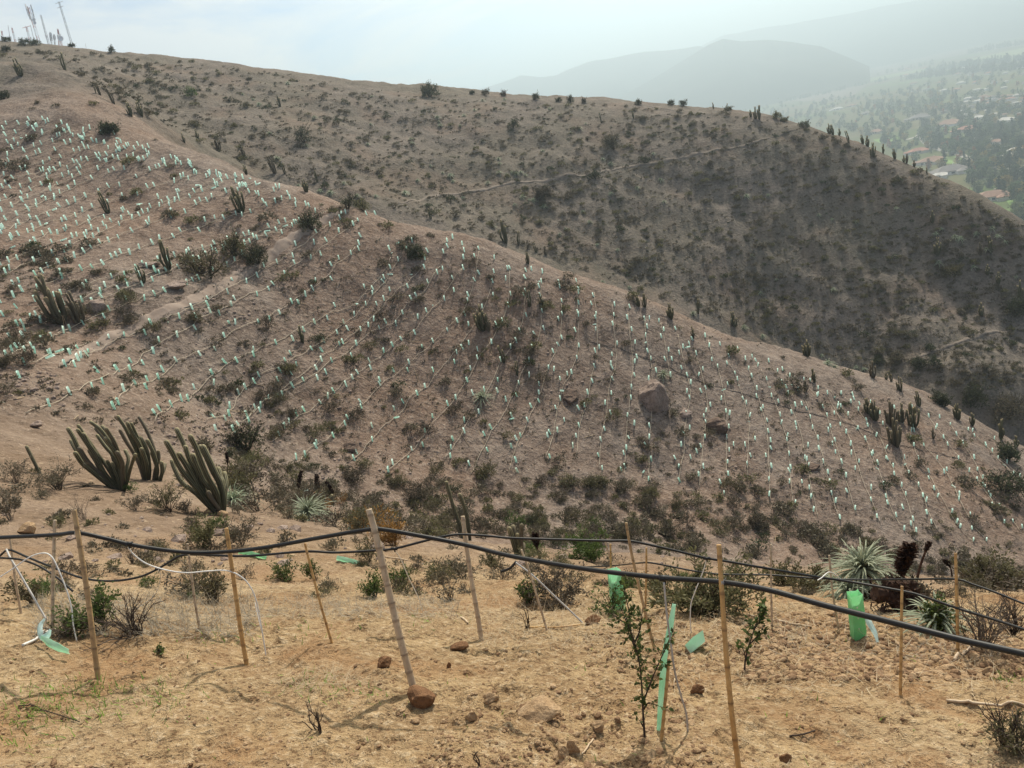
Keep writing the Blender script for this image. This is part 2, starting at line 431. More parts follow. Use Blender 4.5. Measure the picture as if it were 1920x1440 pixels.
def soil_material():
    m, t, b, o = mat_new('dry_soil')
    P = coords(t)
    ln = t.nodes.new('ShaderNodeVectorMath'); ln.operation = 'LENGTH'; t.links.new(P, ln.inputs[0])
    dist = ln.outputs['Value']
    def band(a, c):
        n = t.nodes.new('ShaderNodeMapRange'); n.interpolation_type = 'SMOOTHSTEP'
        n.inputs['From Min'].default_value = a; n.inputs['From Max'].default_value = c
        t.links.new(dist, n.inputs['Value']); return n.outputs['Result']
    far, mid = band(80, 92), band(4.8, 15)
    big = noise(t, P, 0.07, 3); med = noise(t, P, 0.5, 5, 0.6); sm = noise(t, P, 3.0, 6, 0.65); fine = noise(t, P, 22, 5, 0.7)
    # orange tan bench soil
    c_near = ramp(t, med, [(0.3, (0.305, 0.193, 0.10)), (0.5, (0.375, 0.257, 0.143)), (0.72, (0.435, 0.32, 0.193))])
    c_near = mixc(t, mth(t, 'MULTIPLY', ramp(t, sm, [(0.46, (0, 0, 0)), (0.62, (1, 1, 1))]), 0.5), c_near, (0.53, 0.38, 0.21))
    c_near = mixc(t, mth(t, 'MULTIPLY', ramp(t, fine, [(0.54, (0, 0, 0)), (0.62, (1, 1, 1))]), 0.6), c_near, (0.64, 0.50, 0.33))
    c_near = mixc(t, mth(t, 'MULTIPLY', ramp(t, fine, [(0.38, (1, 1, 1)), (0.46, (0, 0, 0))]), 0.75), c_near, (0.15, 0.085, 0.045))
    # pinkish brown planted slope
    c_mid = ramp(t, med, [(0.3, (0.135, 0.100, 0.080)), (0.5, (0.19, 0.148, 0.122)), (0.72, (0.255, 0.208, 0.175))])
    c_mid = mixc(t, mth(t, 'MULTIPLY', ramp(t, big, [(0.42, (0, 0, 0)), (0.62, (1, 1, 1))]), 0.5), c_mid, (0.225, 0.142, 0.096))
    c_mid = mixc(t, mth(t, 'MULTIPLY', ramp(t, sm, [(0.52, (0, 0, 0)), (0.66, (1, 1, 1))]), 0.45), c_mid, (0.40, 0.32, 0.255))
    c_mid = mixc(t, mth(t, 'MULTIPLY', ramp(t, sm, [(0.32, (1, 1, 1)), (0.46, (0, 0, 0))]), 0.5), c_mid, (0.085, 0.064, 0.046))
    spk = noise(t, P, 8.0, 3, 0.6)
    c_mid = mixc(t, mth(t, 'MULTIPLY', ramp(t, spk, [(0.60, (0, 0, 0)), (0.67, (1, 1, 1))]), 0.7), c_mid, (0.36, 0.30, 0.25))
    c_mid = mixc(t, mth(t, 'MULTIPLY', ramp(t, spk, [(0.33, (1, 1, 1)), (0.40, (0, 0, 0))]), 0.75), c_mid, (0.06, 0.045, 0.034))
    c_ben = ramp(t, med, [(0.3, (0.168, 0.115, 0.076)), (0.5, (0.225, 0.160, 0.112)), (0.72, (0.285, 0.213, 0.156))])
    c_ben = mixc(t, mth(t, 'MULTIPLY', ramp(t, spk, [(0.60, (0, 0, 0)), (0.67, (1, 1, 1))]), 0.6), c_ben, (0.43, 0.33, 0.23))
    c_ben = mixc(t, mth(t, 'MULTIPLY', ramp(t, spk, [(0.33, (1, 1, 1)), (0.40, (0, 0, 0))]), 0.6), c_ben, (0.10, 0.065, 0.04))
    c_mid = mixc(t, band(22, 40), c_ben, c_mid)
    # grey brown far hill with dry turf
    c_far = ramp(t, med, [(0.3, (0.105, 0.090, 0.075)), (0.5, (0.157, 0.132, 0.111)), (0.75, (0.215, 0.178, 0.15))])
    c_far = mixc(t, mth(t, 'MULTIPLY', ramp(t, big, [(0.40, (0, 0, 0)), (0.64, (1, 1, 1))]), 0.55), c_far, (0.13, 0.115, 0.085))
    c_far = mixc(t, mth(t, 'MULTIPLY', ramp(t, noise(t, P, 1.3, 5, 0.7), [(0.54, (0, 0, 0)), (0.66, (1, 1, 1))]), 0.7), c_far, (0.085, 0.078, 0.057))
    spf = noise(t, P, 3.5, 3, 0.6)
    c_far = mixc(t, mth(t, 'MULTIPLY', ramp(t, spf, [(0.58, (0, 0, 0)), (0.65, (1, 1, 1))]), 0.6), c_far, (0.25, 0.205, 0.165))
    c_far = mixc(t, mth(t, 'MULTIPLY', ramp(t, spf, [(0.36, (1, 1, 1)), (0.43, (0, 0, 0))]), 0.7), c_far, (0.07, 0.062, 0.048))
    c_far = mixc(t, mth(t, 'MULTIPLY', ramp(t, noise(t, P, 0.13, 3), [(0.52, (0, 0, 0)), (0.7, (1, 1, 1))]), 0.5), c_far, (0.19, 0.135, 0.10))
    patch = noise(t, P, 0.9, 4, 0.6, 0.6)
    c_near = mixc(t, mth(t, 'MULTIPLY', ramp(t, patch, [(0.52, (0, 0, 0)), (0.64, (1, 1, 1))]), 0.55), c_near, (0.33, 0.18, 0.085))
    c_near = mixc(t, mth(t, 'MULTIPLY', ramp(t, patch, [(0.34, (1, 1, 1)), (0.44, (0, 0, 0))]), 0.4), c_near, (0.56, 0.42, 0.25))
    col = mixc(t, far, mixc(t, mid, c_near, c_mid), c_far)
    t.links.new(col, b.inputs['Base Color'])
    b.inputs['Roughness'].default_value = 0.95
    b.inputs['Specular IOR Level'].default_value = 0.1
    vo = N_(t, 'ShaderNodeTexVoronoi'); vo.inputs['Scale'].default_value = 14; t.links.new(P, vo.inputs['Vector'])
    hn = mth(t, 'MULTIPLY', mth(t, 'ADD', mth(t, 'ADD', fine, mth(t, 'MULTIPLY', vo.outputs['Distance'], -0.5)), mth(t, 'MULTIPLY', noise(t, P, 70, 3), 0.35)), mth(t, 'SUBTRACT', 1.0, mid))
    n1 = bump(t, b, hn, 1.0, 0.06)
    hm = mth(t, 'MULTIPLY', mth(t, 'ADD', sm, mth(t, 'MULTIPLY', med, 1.6)), mid)
    n2 = bump(t, b, hm, 1.0, 0.22, n1)
    return m
MAT = {}
MAT['soil'] = soil_material()

# ------------------------------------------------------------------ ground sheets
def polar_sheet(name, rads, ths):
    L, TT = np.meshgrid(rads, ths, indexing='ij')
    x, y = L * np.sin(TT), L * np.cos(TT)
    V = np.stack([x, y, height(x, y)], -1).reshape(-1, 3)
    m, n = L.shape
    i, j = np.meshgrid(np.arange(m - 1), np.arange(n - 1), indexing='ij')
    F = np.stack([i * n + j, i * n + j + 1, (i + 1) * n + j + 1, (i + 1) * n + j], -1).reshape(-1, 4)[:, ::-1]
    g = Geo().add(V, F)
    o = obj(name, g, MAT['soil'], smooth=True)
    return tag(o, kind='structure')
th_n = np.radians(np.arange(-58, 56.01, 0.12))
polar_sheet('ground', np.exp(np.concatenate([np.arange(math.log(0.9), math.log(8), 0.0042), np.arange(math.log(8), math.log(76) + 0.0065, 0.0075)])), th_n)
polar_sheet('far_hill', np.exp(np.arange(math.log(76), math.log(436), 0.0058)), np.radians(np.arange(-58, 56.01, 0.16)))
# ------------------------------------------------------------------ valley floor and distant hills
def field_mat():
    m, t, b, o = mat_new('valley_land')
    P = coords(t)
    v = N_(t, 'ShaderNodeTexVoronoi'); v.inputs['Scale'].default_value = 0.006; t.links.new(P, v.inputs['Vector'])
    sep = t.nodes.new('ShaderNodeSeparateColor'); t.links.new(v.outputs['Color'], sep.inputs[0])
    c = ramp(t, sep.outputs[0], [(0.0, (0.13, 0.15, 0.07)), (0.3, (0.19, 0.15, 0.09)), (0.5, (0.12, 0.15, 0.06)), (0.75, (0.16, 0.13, 0.08)), (0.9, (0.15, 0.2, 0.07))])
    f = noise(t, P, 0.05, 6, 0.65)
    c = mixc(t, mth(t, 'MULTIPLY', ramp(t, f, [(0.4, (0, 0, 0)), (0.65, (1, 1, 1))]), 0.6), c, (0.075, 0.085, 0.04))
    t.links.new(c, b.inputs['Base Color']); b.inputs['Roughness'].default_value = 1.0; b.inputs['Specular IOR Level'].default_value = 0.0
    return m
MAT['land'] = field_mat()
g = Geo()
n = 60
xs, ys = np.meshgrid(np.linspace(-5400, 5400, n), np.linspace(-500, 7300, n), indexing='ij')
V = np.stack([xs, ys, np.full_like(xs, VZ)], -1).reshape(-1, 3)
i, j = np.meshgrid(np.arange(n - 1), np.arange(n - 1), indexing='ij')
g.add(V, np.stack([i * n + j, (i + 1) * n + j, (i + 1) * n + j + 1, i * n + j + 1], -1).reshape(-1, 4))
tag(obj('valley_floor', g, MAT['land']), kind='structure')

def hill_range(name, sky_px, dist, depth, seed, c1, c2):
    m = plain('hill_scrub', c1, c2, 0.004, 1.0, 0, 0.0)
    P = np.array([[math.atan2(ray(u, v)[0], ray(u, v)[1]), ray(u, v)[2] / math.hypot(*ray(u, v)[:2])] for u, v in sky_px])
    P = P[np.argsort(P[:, 0])]
    th = np.linspace(P[0, 0], P[-1, 0], 260)
    T = np.interp(th, P[:, 0], P[:, 1])
    nu = 40
    tt = np.linspace(-1, 1, nu)
    rr = dist + depth * tt[:, None] + 0.12 * dist * vnoise(th * 4, th * 0, seed)[None, :]
    prof = np.clip(1 - np.abs(tt), 0, 1)[:, None] ** 1.15
    x, y = rr * np.sin(th), rr * np.cos(th)
    H = (T * (dist + 0.12 * dist * vnoise(th * 4, th * 0, seed)) - VZ)[None, :]
    rough = 1 + 0.5 * fbm(x / 420, y / 420, seed, 5) * (1 - prof) * 2.6 * (np.abs(tt) > 0.01)[:, None]
    z = VZ - 3 + (H + 3) * prof * rough
    V = np.stack([x, y, z], -1).reshape(-1, 3)
    n = len(th)
    i, j = np.meshgrid(np.arange(nu - 1), np.arange(n - 1), indexing='ij')
    F = np.stack([i * n + j, i * n + j + 1, (i + 1) * n + j + 1, (i + 1) * n + j], -1).reshape(-1, 4)[:, ::-1]
    return tag(obj(name, Geo().add(V, F), m, smooth=True), kind='structure')
hill_range('distant_hill', [(560,330),(760,230),(870,172),(920,156),(975,135),(1010,141),(1040,138),(1070,124),(1100,112),(1160,102),(1190,95),(1215,93),(1245,92),(1280,88),(1310,83),(1340,95),(1400,120),(1500,118),(1600,110)], 4600, 850, 41, (0.06, 0.065, 0.04), (0.09, 0.08, 0.055))
hill_range('distant_hill', [(1100,215),(1180,170),(1240,135),(1290,104),(1330,80),(1356,70),(1390,75),(1440,72),(1490,78),(1540,85),(1590,106),(1630,124)], 3700, 650, 43, (0.055, 0.06, 0.038), (0.085, 0.078, 0.052))
hill_range('distant_hill', [(500,330),(1000,215),(1240,118),(1320,80),(1356,63),(1415,50),(1470,44),(1520,36),(1560,28),(1610,18),(1660,8),(1720,-3),(1800,-14),(1925,-32),(2100,-64),(2600,-165)], 5700, 1000, 47, (0.06, 0.065, 0.045), (0.085, 0.08, 0.055))
# ------------------------------------------------------------------ words for labels
_ONES = 'zeroth first second third fourth fifth sixth seventh eighth ninth tenth eleventh twelfth thirteenth fourteenth fifteenth sixteenth seventeenth eighteenth nineteenth'.split()
_TENS = {20: 'twent', 30: 'thirt', 40: 'fort', 50: 'fift', 60: 'sixt', 70: 'sevent', 80: 'eight', 90: 'ninet'}
def nth(n):
    if n < 20: return _ONES[n]
    a, b = n // 10 * 10, n % 10
    if n >= 100: return '%dth' % n
    return _TENS[a] + ('ieth' if b == 0 else 'y-' + _ONES[b])
MARKS = []                                   # (phrase, u, v) things one can find in the photo
def label_by_marks(items, marks, cat, group):
    """items: (object, u, v, look phrase). Each gets its look, its rank and the side of the closest mark it stands on."""
    buckets = {}
    for o, u, v, look in items:
        best = min(marks, key=lambda m: math.hypot(m[1] - u, (m[2] - v) * 1.3))
        dx, dy = u - best[1], v - best[2]
        side = ('right of' if dx > 0 else 'left of') if abs(dx) > abs(dy) * 1.1 else ('below' if dy > 0 else 'above')
        buckets.setdefault((look, side, best[0]), []).append((math.hypot(dx, dy), o))
    for (look, side, mark), lst in buckets.items():
        lst.sort(key=lambda q: q[0])
        for k, (_, o) in enumerate(lst):
            if len(lst) == 1: t = f'{look} {side} {mark}'
            elif k == 0: t = f'{look}, nearest one {side} {mark}'
            else: t = f'{look}, {nth(k + 1)} nearest {side} {mark}'
            tag(o, t, cat, group)

# ------------------------------------------------------------------ plant materials
MAT['twig'] = plain('dry_twig', (0.11, 0.085, 0.065), (0.20, 0.165, 0.13), 30, 0.9)
MAT['twig_dark'] = plain('dark_twig', (0.035, 0.025, 0.02), (0.075, 0.055, 0.042), 30, 0.9)
MAT['leaf_grey'] = leafy('grey_leaf', (0.075, 0.064, 0.043), (0.155, 0.13, 0.088), 0.25, 0.5)
MAT['leaf_olive'] = leafy('olive_leaf', (0.082, 0.078, 0.038), (0.165, 0.148, 0.075), 0.35, 0.4)
MAT['leaf_green'] = leafy('green_leaf', (0.048, 0.076, 0.021), (0.12, 0.165, 0.048), 0.4, 0.3)
MAT['leaf_dark'] = leafy('dark_leaf', (0.036, 0.045, 0.022), (0.085, 0.092, 0.045), 0.25, 0.3)
MAT['leaf_rust'] = leafy('rust_leaf', (0.17, 0.09, 0.025), (0.36, 0.20, 0.06), 0.3, 0.25)
MAT['silver'] = leafy('silver_leaf', (0.20, 0.235, 0.15), (0.43, 0.47, 0.34), 0.25, 0.25)
MAT['spike'] = plain('dead_flower_spike', (0.028, 0.016, 0.012), (0.08, 0.045, 0.03), 40, 0.9)
def cactus_mat():
    m, t, b, o = mat_new('ribbed_cactus')
    P = coords(t); f = noise(t, P, 9, 4)
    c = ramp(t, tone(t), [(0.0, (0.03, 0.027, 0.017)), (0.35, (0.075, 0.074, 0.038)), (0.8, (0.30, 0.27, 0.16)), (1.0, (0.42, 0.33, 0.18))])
    c = mixc(t, mth(t, 'MULTIPLY', ramp(t, f, [(0.5, (0, 0, 0)), (0.72, (1, 1, 1))]), 0.45), c, (0.13, 0.10, 0.065))
    oi = t.nodes.new('ShaderNodeObjectInfo')
    c = mixc(t, ramp(t, oi.outputs['Random'], [(0.68, (0, 0, 0)), (0.9, (0.7, 0.7, 0.7))]), c, (0.125, 0.098, 0.07))
    t.links.new(c, b.inputs['Base Color']); b.inputs['Roughness'].default_value = 0.7; b.inputs['Specular IOR Level'].default_value = 0.25
    return m
MAT['cactus'] = cactus_mat()

# ------------------------------------------------------------------ plant shapes
def shrub_geo(seed, H=0.7, R=0.5, stems=9, subs=5, leaves=300, lsize=0.045, lw=0.5, twr=0.006, leaf_lo=0.25, sides=3, flat=0.0, fill=0.0):
    rng = np.random.default_rng(seed); g = Geo(); C, D = [], []
    lop = rng.normal(size=2) * 0.12 * R
    for s in range(stems):
        a = rng.uniform(0, 2 * np.pi); rr = R * math.sqrt(rng.uniform(0.03, 1)); hh = H * rng.uniform(0.55, 1.0) * (1 - 0.45 * (rr / R) ** 2 * (1 - flat))
        end = np.array([rr * math.cos(a) + lop[0], rr * math.sin(a) + lop[1], hh])
        b0 = np.array([0.08 * R * math.cos(a), 0.08 * R * math.sin(a), -0.03])
        m1 = np.array([end[0] * 0.35, end[1] * 0.35, hh * 0.5]) + rng.normal(size=3) * 0.06 * H
        P = smooth_path([b0, m1, end], 5)
        P[1:-1] += rng.normal(size=(3, 3)) * 0.025 * H
        g.add(*tube(P, np.linspace(twr * 2.0, twr * 0.6, 5), sides, False), 0, 0.4)
        for q in range(subs):
            t = rng.uniform(0.3, 0.98); k = t * 4; i0 = min(int(k), 3)
            p = P[i0] + (P[i0 + 1] - P[i0]) * (k - i0)
            d = (P[i0 + 1] - P[i0]); d = d / np.linalg.norm(d) + rng.normal(size=3) * 0.75 + np.array([0, 0, 0.25])
            d /= np.linalg.norm(d)
            L = H * rng.uniform(0.14, 0.36)
            e = p + d * L
            mid = p + d * L * 0.5 + rng.normal(size=3) * 0.05 * L
            g.add(*tube([p, mid, e], [twr * 0.7, twr * 0.5, twr * 0.3], 3, False), 0, 0.7)
            nl = max(1, int(leaves / (stems * subs)))
            tt = rng.uniform(leaf_lo, 1.05, nl)[:, None]
            C.append(p + (e - p) * tt + rng.normal(size=(nl, 3)) * lsize * 0.5)
            D.append(d + rng.normal(size=(nl, 3)) * 0.7)
    if fill and C:
        nf = int(leaves * fill); q = rng.normal(size=(nf, 3)); q /= np.linalg.norm(q, axis=1)[:, None]; q[:, 2] = np.abs(q[:, 2])
        rad = rng.uniform(0.35, 1.0, nf) ** 0.5 * (0.82 + 0.5 * vnoise(np.arctan2(q[:, 1], q[:, 0]) * 1.3 + seed, q[:, 2] * 2.5, seed))
        C.append(q * rad[:, None] * np.array([R * 0.95, R * 0.95, H * 0.9]) + np.array([lop[0], lop[1], 0.02])); D.append(q + rng.normal(size=(nf, 3)) * 0.6 + np.array([0, 0, 0.4]))
    if leaves > 0 and C:
        C, D = np.concatenate(C), np.concatenate(D)
        C[:, 2] = np.maximum(C[:, 2], 0.01)
        sz = lsize * rng.uniform(0.6, 1.35, len(C))
        V, F = leaf_quads(C, D, sz, sz * lw, rng)
        g.add(V, F, 1, np.repeat(rng.uniform(0, 1, len(C)), 4))
    return g.arrays()
def puya_geo(seed, R=0.55, n=70, w=0.03, segs=5, spike=0, spike_h=1.3):
    rng = np.random.default_rng(seed); g = Geo()
    for k in range(n):
        a = k * 2.39996 + rng.normal() * 0.15
        f = (k + 0.5) / n
        el = math.radians(82 - 95 * f ** 0.9) + rng.normal() * 0.12
        L = R * rng.uniform(0.75, 1.12) * (0.8 + 0.3 * f)
        d = np.array([math.cos(a) * math.cos(el), math.sin(a) * math.cos(el), math.sin(el)])
        s = np.array([-math.sin(a), math.cos(a), 0.0])
        t = np.linspace(0, 1, segs + 1)
        droop = rng.uniform(0.25, 0.75) * L
        P = np.array([0, 0, R * 0.28]) + d * (L * t)[:, None] - np.array([0, 0, 1]) * (droop * t ** 2.4)[:, None]
        P += s * (rng.normal() * 0.10 * L * t ** 2)[:, None]
        wd = w * (1 - t ** 1.6) * 0.5 + 0.0015
        up = np.cross(d, s) * -1
        V = np.concatenate([P - s * wd[:, None] + up * (wd * 0.5)[:, None], P, P + s * wd[:, None] + up * (wd * 0.5)[:, None]])
        m = segs + 1
        F = [[i, i + 1, m + i + 1, m + i] for i in range(segs)] + [[m + i, m + i + 1, 2 * m + i + 1, 2 * m + i] for i in range(segs)]
        g.add(V, F, 0, np.tile(0.25 + 0.75 * t, 3) * rng.uniform(0.6, 1.0))
    return g.arrays()
def spike_geo(seed, h=1.2, head=0.5, r=0.05, n=140):
    rng = np.random.default_rng(seed); g = Geo()
    P = smooth_path([[0, 0, 0], [rng.normal() * 0.03, rng.normal() * 0.03, h * 0.5], [rng.normal() * 0.06, rng.normal() * 0.06, h]], 8)
    g.add(*tube(P, np.linspace(0.018, 0.012, 8), 6), 0)
    z = h * (1 - head) + h * head * rng.uniform(0, 1, n) ** 0.9
    a = rng.uniform(0, 6.28, n); prof = np.sin(np.clip((z - h * (1 - head)) / (h * head), 0.03, 1) * 2.6) ** 0.6
    c = np.stack([np.interp(z, P[:, 2], P[:, 0]), np.interp(z, P[:, 2], P[:, 1]), z], -1)
    d = np.stack([np.cos(a), np.sin(a), rng.uniform(-0.1, 0.7, n)], -1)
    V, F = leaf_quads(c, d, r * 1.6 * prof + 0.01, r * 0.8, rng)
    g.add(V, F, 0)
    return g.arrays()
def cactus_stem(g, P, R, ribs, per, ring, rng, mi=0):
    n = ribs * 2 if per else ribs
    L = np.linalg.norm(np.diff(P, axis=0), axis=1).sum()
    m = max(6, int(L / ring))
    Q = smooth_path(P, m)
    t = np.linspace(0, 1, m)
    rad = R * (0.80 + 0.2 * np.clip(t * 4, 0, 1)) * (1 + 0.05 * np.sin(t * L * 9 + rng.uniform(0, 6)))
    tip = smooth_path([Q[-2], Q[-1]], 2); d = tip[1] - tip[0]; d /= np.linalg.norm(d)
    caps = [(0.35, 0.93), (0.65, 0.74), (0.85, 0.5), (0.97, 0.2)]
    Q = np.concatenate([Q, [Q[-1] + d * R * a for a, _ in caps]])
    rad = np.concatenate([rad, [R * b for _, b in caps]])
    radial = np.ones(n)
    if per: radial[1::2] = 0.72
    V, F = tube(Q, rad, n, True, radial)
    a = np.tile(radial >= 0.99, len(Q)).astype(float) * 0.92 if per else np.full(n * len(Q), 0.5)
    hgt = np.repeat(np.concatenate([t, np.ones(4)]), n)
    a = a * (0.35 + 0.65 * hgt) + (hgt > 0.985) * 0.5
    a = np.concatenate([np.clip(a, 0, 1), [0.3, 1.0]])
    g.add(V, F, mi, a)
def cactus_paths(rng, H, W, n, lean=(0, 0)):
    out = []
    for k in range(n):
        a = k * 2.39996 + rng.uniform(-0.4, 0.4); f = math.sqrt((k + 0.4) / n)
        rr = W * 0.5 * f * rng.uniform(0.8, 1.05); h = H * rng.uniform(0.55, 1.0) * (1 - 0.25 * f)
        if k < 2: h = H * rng.uniform(0.92, 1.0)
        e = np.array([rr * math.cos(a) + lean[0] * h, rr * math.sin(a) + lean[1] * h, h])
        elbow = np.array([rr * 0.72 * math.cos(a) + lean[0] * h * 0.3, rr * 0.72 * math.sin(a) + lean[1] * h * 0.3, h * rng.uniform(0.18, 0.32)])
        b = np.array([0.12 * W * math.cos(a) * f, 0.12 * W * math.sin(a) * f, -0.08])
        mid = (elbow + e) / 2 + rng.normal(size=3) * 0.03 * H
        out.append(np.array([b, elbow, mid, e]))
    return out
def cactus_geo(seed, H=2.0, W=0.9, n=8, R=0.07, ribs=6, lean=(0, 0), ring=0.22, per=False):
    rng = np.random.default_rng(seed); g = Geo()
    for P in cactus_paths(rng, H, W, n, lean): cactus_stem(g, P, R * rng.uniform(0.85, 1.12), ribs, per, ring, rng)
    return g.arrays()

# ------------------------------------------------------------------ tracks: ribbons that lie on the slope
def ribbon(name, px, width, mat, rmin=0.9, rmax=430, n=160, off=0.05, kind='structure'):
    P = [p for p in (hit(u, v, rmin, rmax) for u, v in px) if p is not None]
    Q = smooth_path(P, n)
    T = np.gradient(Q, axis=0)[:, :2]; T /= np.linalg.norm(T, axis=1)[:, None]
    S = np.stack([-T[:, 1], T[:, 0]], -1)
    rng = np.random.default_rng(5)
    k = 7
    wv = width * (1 + 0.5 * vnoise(np.arange(n) * 0.35, np.zeros(n), 9)) * np.clip(np.minimum(np.arange(n), n - 1 - np.arange(n)) / (0.15 * n), 0.03, 1)
    V = []
    for q in np.linspace(-0.5, 0.5, k):
        xy = Q[:, :2] + S * (wv * q)[:, None]
        V.append(np.column_stack([xy, height(xy[:, 0], xy[:, 1]) + off - 0.10 * (abs(q) > 0.49)]))
    V = np.stack(V, 1).reshape(-1, 3)
    i, j = np.meshgrid(np.arange(n - 1), np.arange(k - 1), indexing='ij')
    F = np.stack([i * k + j, (i + 1) * k + j, (i + 1) * k + j + 1, i * k + j + 1], -1).reshape(-1, 4)
    return tag(obj(name, Geo().add(V, F), mat, smooth=True), kind=kind)
MAT['path_far'] = plain('trodden_path', (0.17, 0.138, 0.11), (0.24, 0.197, 0.16), 0.9, 0.95, 0.05)
MAT['path_near'] = plain('track_dust', (0.225, 0.172, 0.138), (0.30, 0.238, 0.195), 1.5, 0.95, 0.05)
ribbon('path', [(722,391),(745,383),(770,376),(820,367),(880,359),(930,350),(980,342),(1040,335),(1100,328),(1180,313),(1250,300),(1330,285),(1420,265),(1460,255),(1492,244)], 0.36, MAT['path_far'], 85, off=0.10)
ribbon('path', [(1690,685),(1740,662),(1800,641),(1860,622),(1925,603)], 0.4, MAT['path_far'], 85, off=0.10)
ribbon('track', [(112,690),(150,664),(200,637),(265,607),(330,577),(395,546),(455,512),(515,472),(575,431),(640,399),(665,391)], 0.6, MAT['path_near'], 15, 75, n=320, off=0.09)

# ------------------------------------------------------------------ planting rows: drip hoses and mint tree tubes
ROWS = [
 [(763,413),(743,450),(757,483),(730,510),(680,577),(627,563)][:2] + [(735,480),(715,520),(675,565),(627,585),(600,600),(567,615),(493,652),(443,675),(413,699),(377,729),(333,755),(293,795)],
 [(720,405),(690,440),(660,475),(640,492),(610,523),(547,570),(487,603),(427,632),(380,660),(327,687),(273,720),(213,773)],
 [(700,400),(655,430),(620,455),(583,483),(520,527),(463,557),(400,590),(330,630),(270,665),(180,717),(127,745),(50,779)],
 [(655,400),(600,435),(540,480),(500,503),(463,527),(400,560),(350,583),(313,600),(267,623),(217,640),(160,667),(127,689)],
 [(792,417),(777,450),(757,480),(730,517),(690,570),(640,613),(580,657),(527,690),(477,717),(447,747),(387,790)],
 [(815,430),(805,467),(790,500),(762,535),(730,563),(690,605),(640,645),(587,690),(540,725),(500,752),(450,795)],
 [(843,440),(833,480),(813,517),(790,553),(763,573),(740,607),(690,630),(640,670),(587,707),(513,750),(467,787),(430,820)],
 [(872,453),(870,497),(853,523),(827,567),(787,610),(747,640),(700,680),(640,725),(547,793),(513,830)],
 [(900,467),(895,500),(887,540),(873,577),(847,610),(797,660),(740,707),(680,760),(640,800),(583,843),(560,870)],
 [(933,487),(923,533),(910,575),(893,607),(870,640),(840,680),(803,727),(750,777),(707,817),(650,870)],
 [(958,493),(955,550),(947,593),(930,627),(900,670),(880,710),(853,750),(813,793),(773,847),(725,885)],
 [(990,500),(985,560),(980,607),(960,650),(940,680),(923,720),(890,773),(867,813),(833,865)],
 [(1018,512),(1015,570),(1013,627),(1000,657),(983,693),(967,733),(940,787),(913,830),(882,893)],
 [(1053,527),(1053,580),(1050,637),(1033,680),(1010,747),(987,800),(967,843),(955,889)],
 [(1083,530),(1083,580),(1083,660),(1070,703),(1053,743),(1040,800),(1030,843),(1023,862)],
 [(1115,550),(1120,607),(1120,660),(1110,707),(1102,753),(1087,803),(1082,855)],
 [(1147,563),(1152,623),(1155,680),(1143,727),(1137,780),(1127,830),(1123,879)],
 [(1177,573),(1182,637),(1187,687),(1182,747),(1175,813),(1170,892)],
 [(1208,590),(1213,640),(1222,687),(1223,710),(1222,780),(1218,830),(1217,885),(1222,907)],
 [(1238,600),(1247,647),(1255,697),(1260,715)],
 [(1268,613),(1278,660),(1287,697),(1295,743),(1287,793),(1283,843),(1278,870),(1272,907)],
 [(1295,630),(1300,657),(1310,683),(1318,713),(1327,757),(1323,800),(1317,857),(1312,915)],
 [(1327,633),(1335,667),(1347,697),(1355,730),(1362,770),(1363,797),(1362,847),(1360,929)],
 [(1353,643),(1363,677),(1377,700),(1387,730),(1397,757),(1405,797),(1403,830),(1402,899)],
 [(1382,653),(1397,680),(1407,703),(1417,730),(1427,763),(1437,800),(1440,833),(1445,942)],
 [(1410,667),(1427,693),(1443,727),(1457,767),(1467,800),(1477,830),(1480,863),(1488,957)],
 [(1437,677),(1453,700),(1472,727),(1483,763),(1497,797),(1507,837),(1513,873),(1527,940),(1534,972)],
 [(1463,690),(1480,710),(1497,730),(1510,753),(1520,787),(1533,827),(1547,873),(1560,930),(1572,972)],
 [(1493,703),(1510,720),(1530,743),(1547,773),(1560,813),(1570,843),(1583,887),(1597,937),(1605,967)],
 [(1510,707),(1533,727),(1557,753),(1573,783),(1590,817),(1603,853),(1613,890),(1637,947),(1652,985)],
 [(1553,730),(1580,767),(1617,817),(1633,850),(1657,910),(1670,953),(1690,990)],
 [(1563,727),(1600,760),(1633,803),(1650,823),(1667,863),(1687,910),(1703,947),(1718,1012)],
 [(1593,737),(1627,773),(1663,800),(1687,840),(1700,877),(1727,920),(1740,960),(1760,1000)],
 [(1627,750),(1657,780),(1703,803),(1717,850),(1737,880),(1747,900),(1767,937),(1795,985),(1830,1022)],
 [(1663,757),(1697,780),(1727,827),(1760,870),(1783,903),(1800,940),(1825,985),(1850,1015)],
 [(1707,765),(1740,783),(1767,817),(1797,857),(1830,900),(1860,940),(1890,985)],
 [(1753,778),(1780,797),(1800,827),(1827,867),(1853,923),(1885,960),(1915,1000)],
 [(1793,795),(1833,823),(1877,867),(1910,905)],
 [(1820,808),(1853,840),(1887,870),(1918,900)],
 [(1853,818),(1885,838),(1915,862)],
]
def top_y(x): return 203 + x * 0.283 if x < 400 else 316 + (x - 400) * 0.30
def trk_y(x): return float(np.interp(x, [0, 127, 267, 400, 515, 640], [738, 682, 601, 538, 468, 395]))
LEFT_ROWS = []
y0 = 706.0
while y0 > 222:
    sl = 0.42 + 0.05 * math.sin(y0 * 0.05) - (0.05 if y0 < 350 else 0)
    pts = []
    for x in np.arange(0, 640, 28):
        y = y0 - sl * x + 0.00009 * x * x
        if y < top_y(x) + 4 or y > trk_y(x) - 9: break
        pts.append((float(x), float(y)))
    if len(pts) >= 2: LEFT_ROWS.append(pts)
    y0 -= 10.5 + (y0 - 205) * 0.038
for off, x1 in ((3, 520), (11, 600), (21, 640)):
    LEFT_ROWS.append([(float(x), top_y(x) + off) for x in np.arange(0, x1, 40)][::-1])
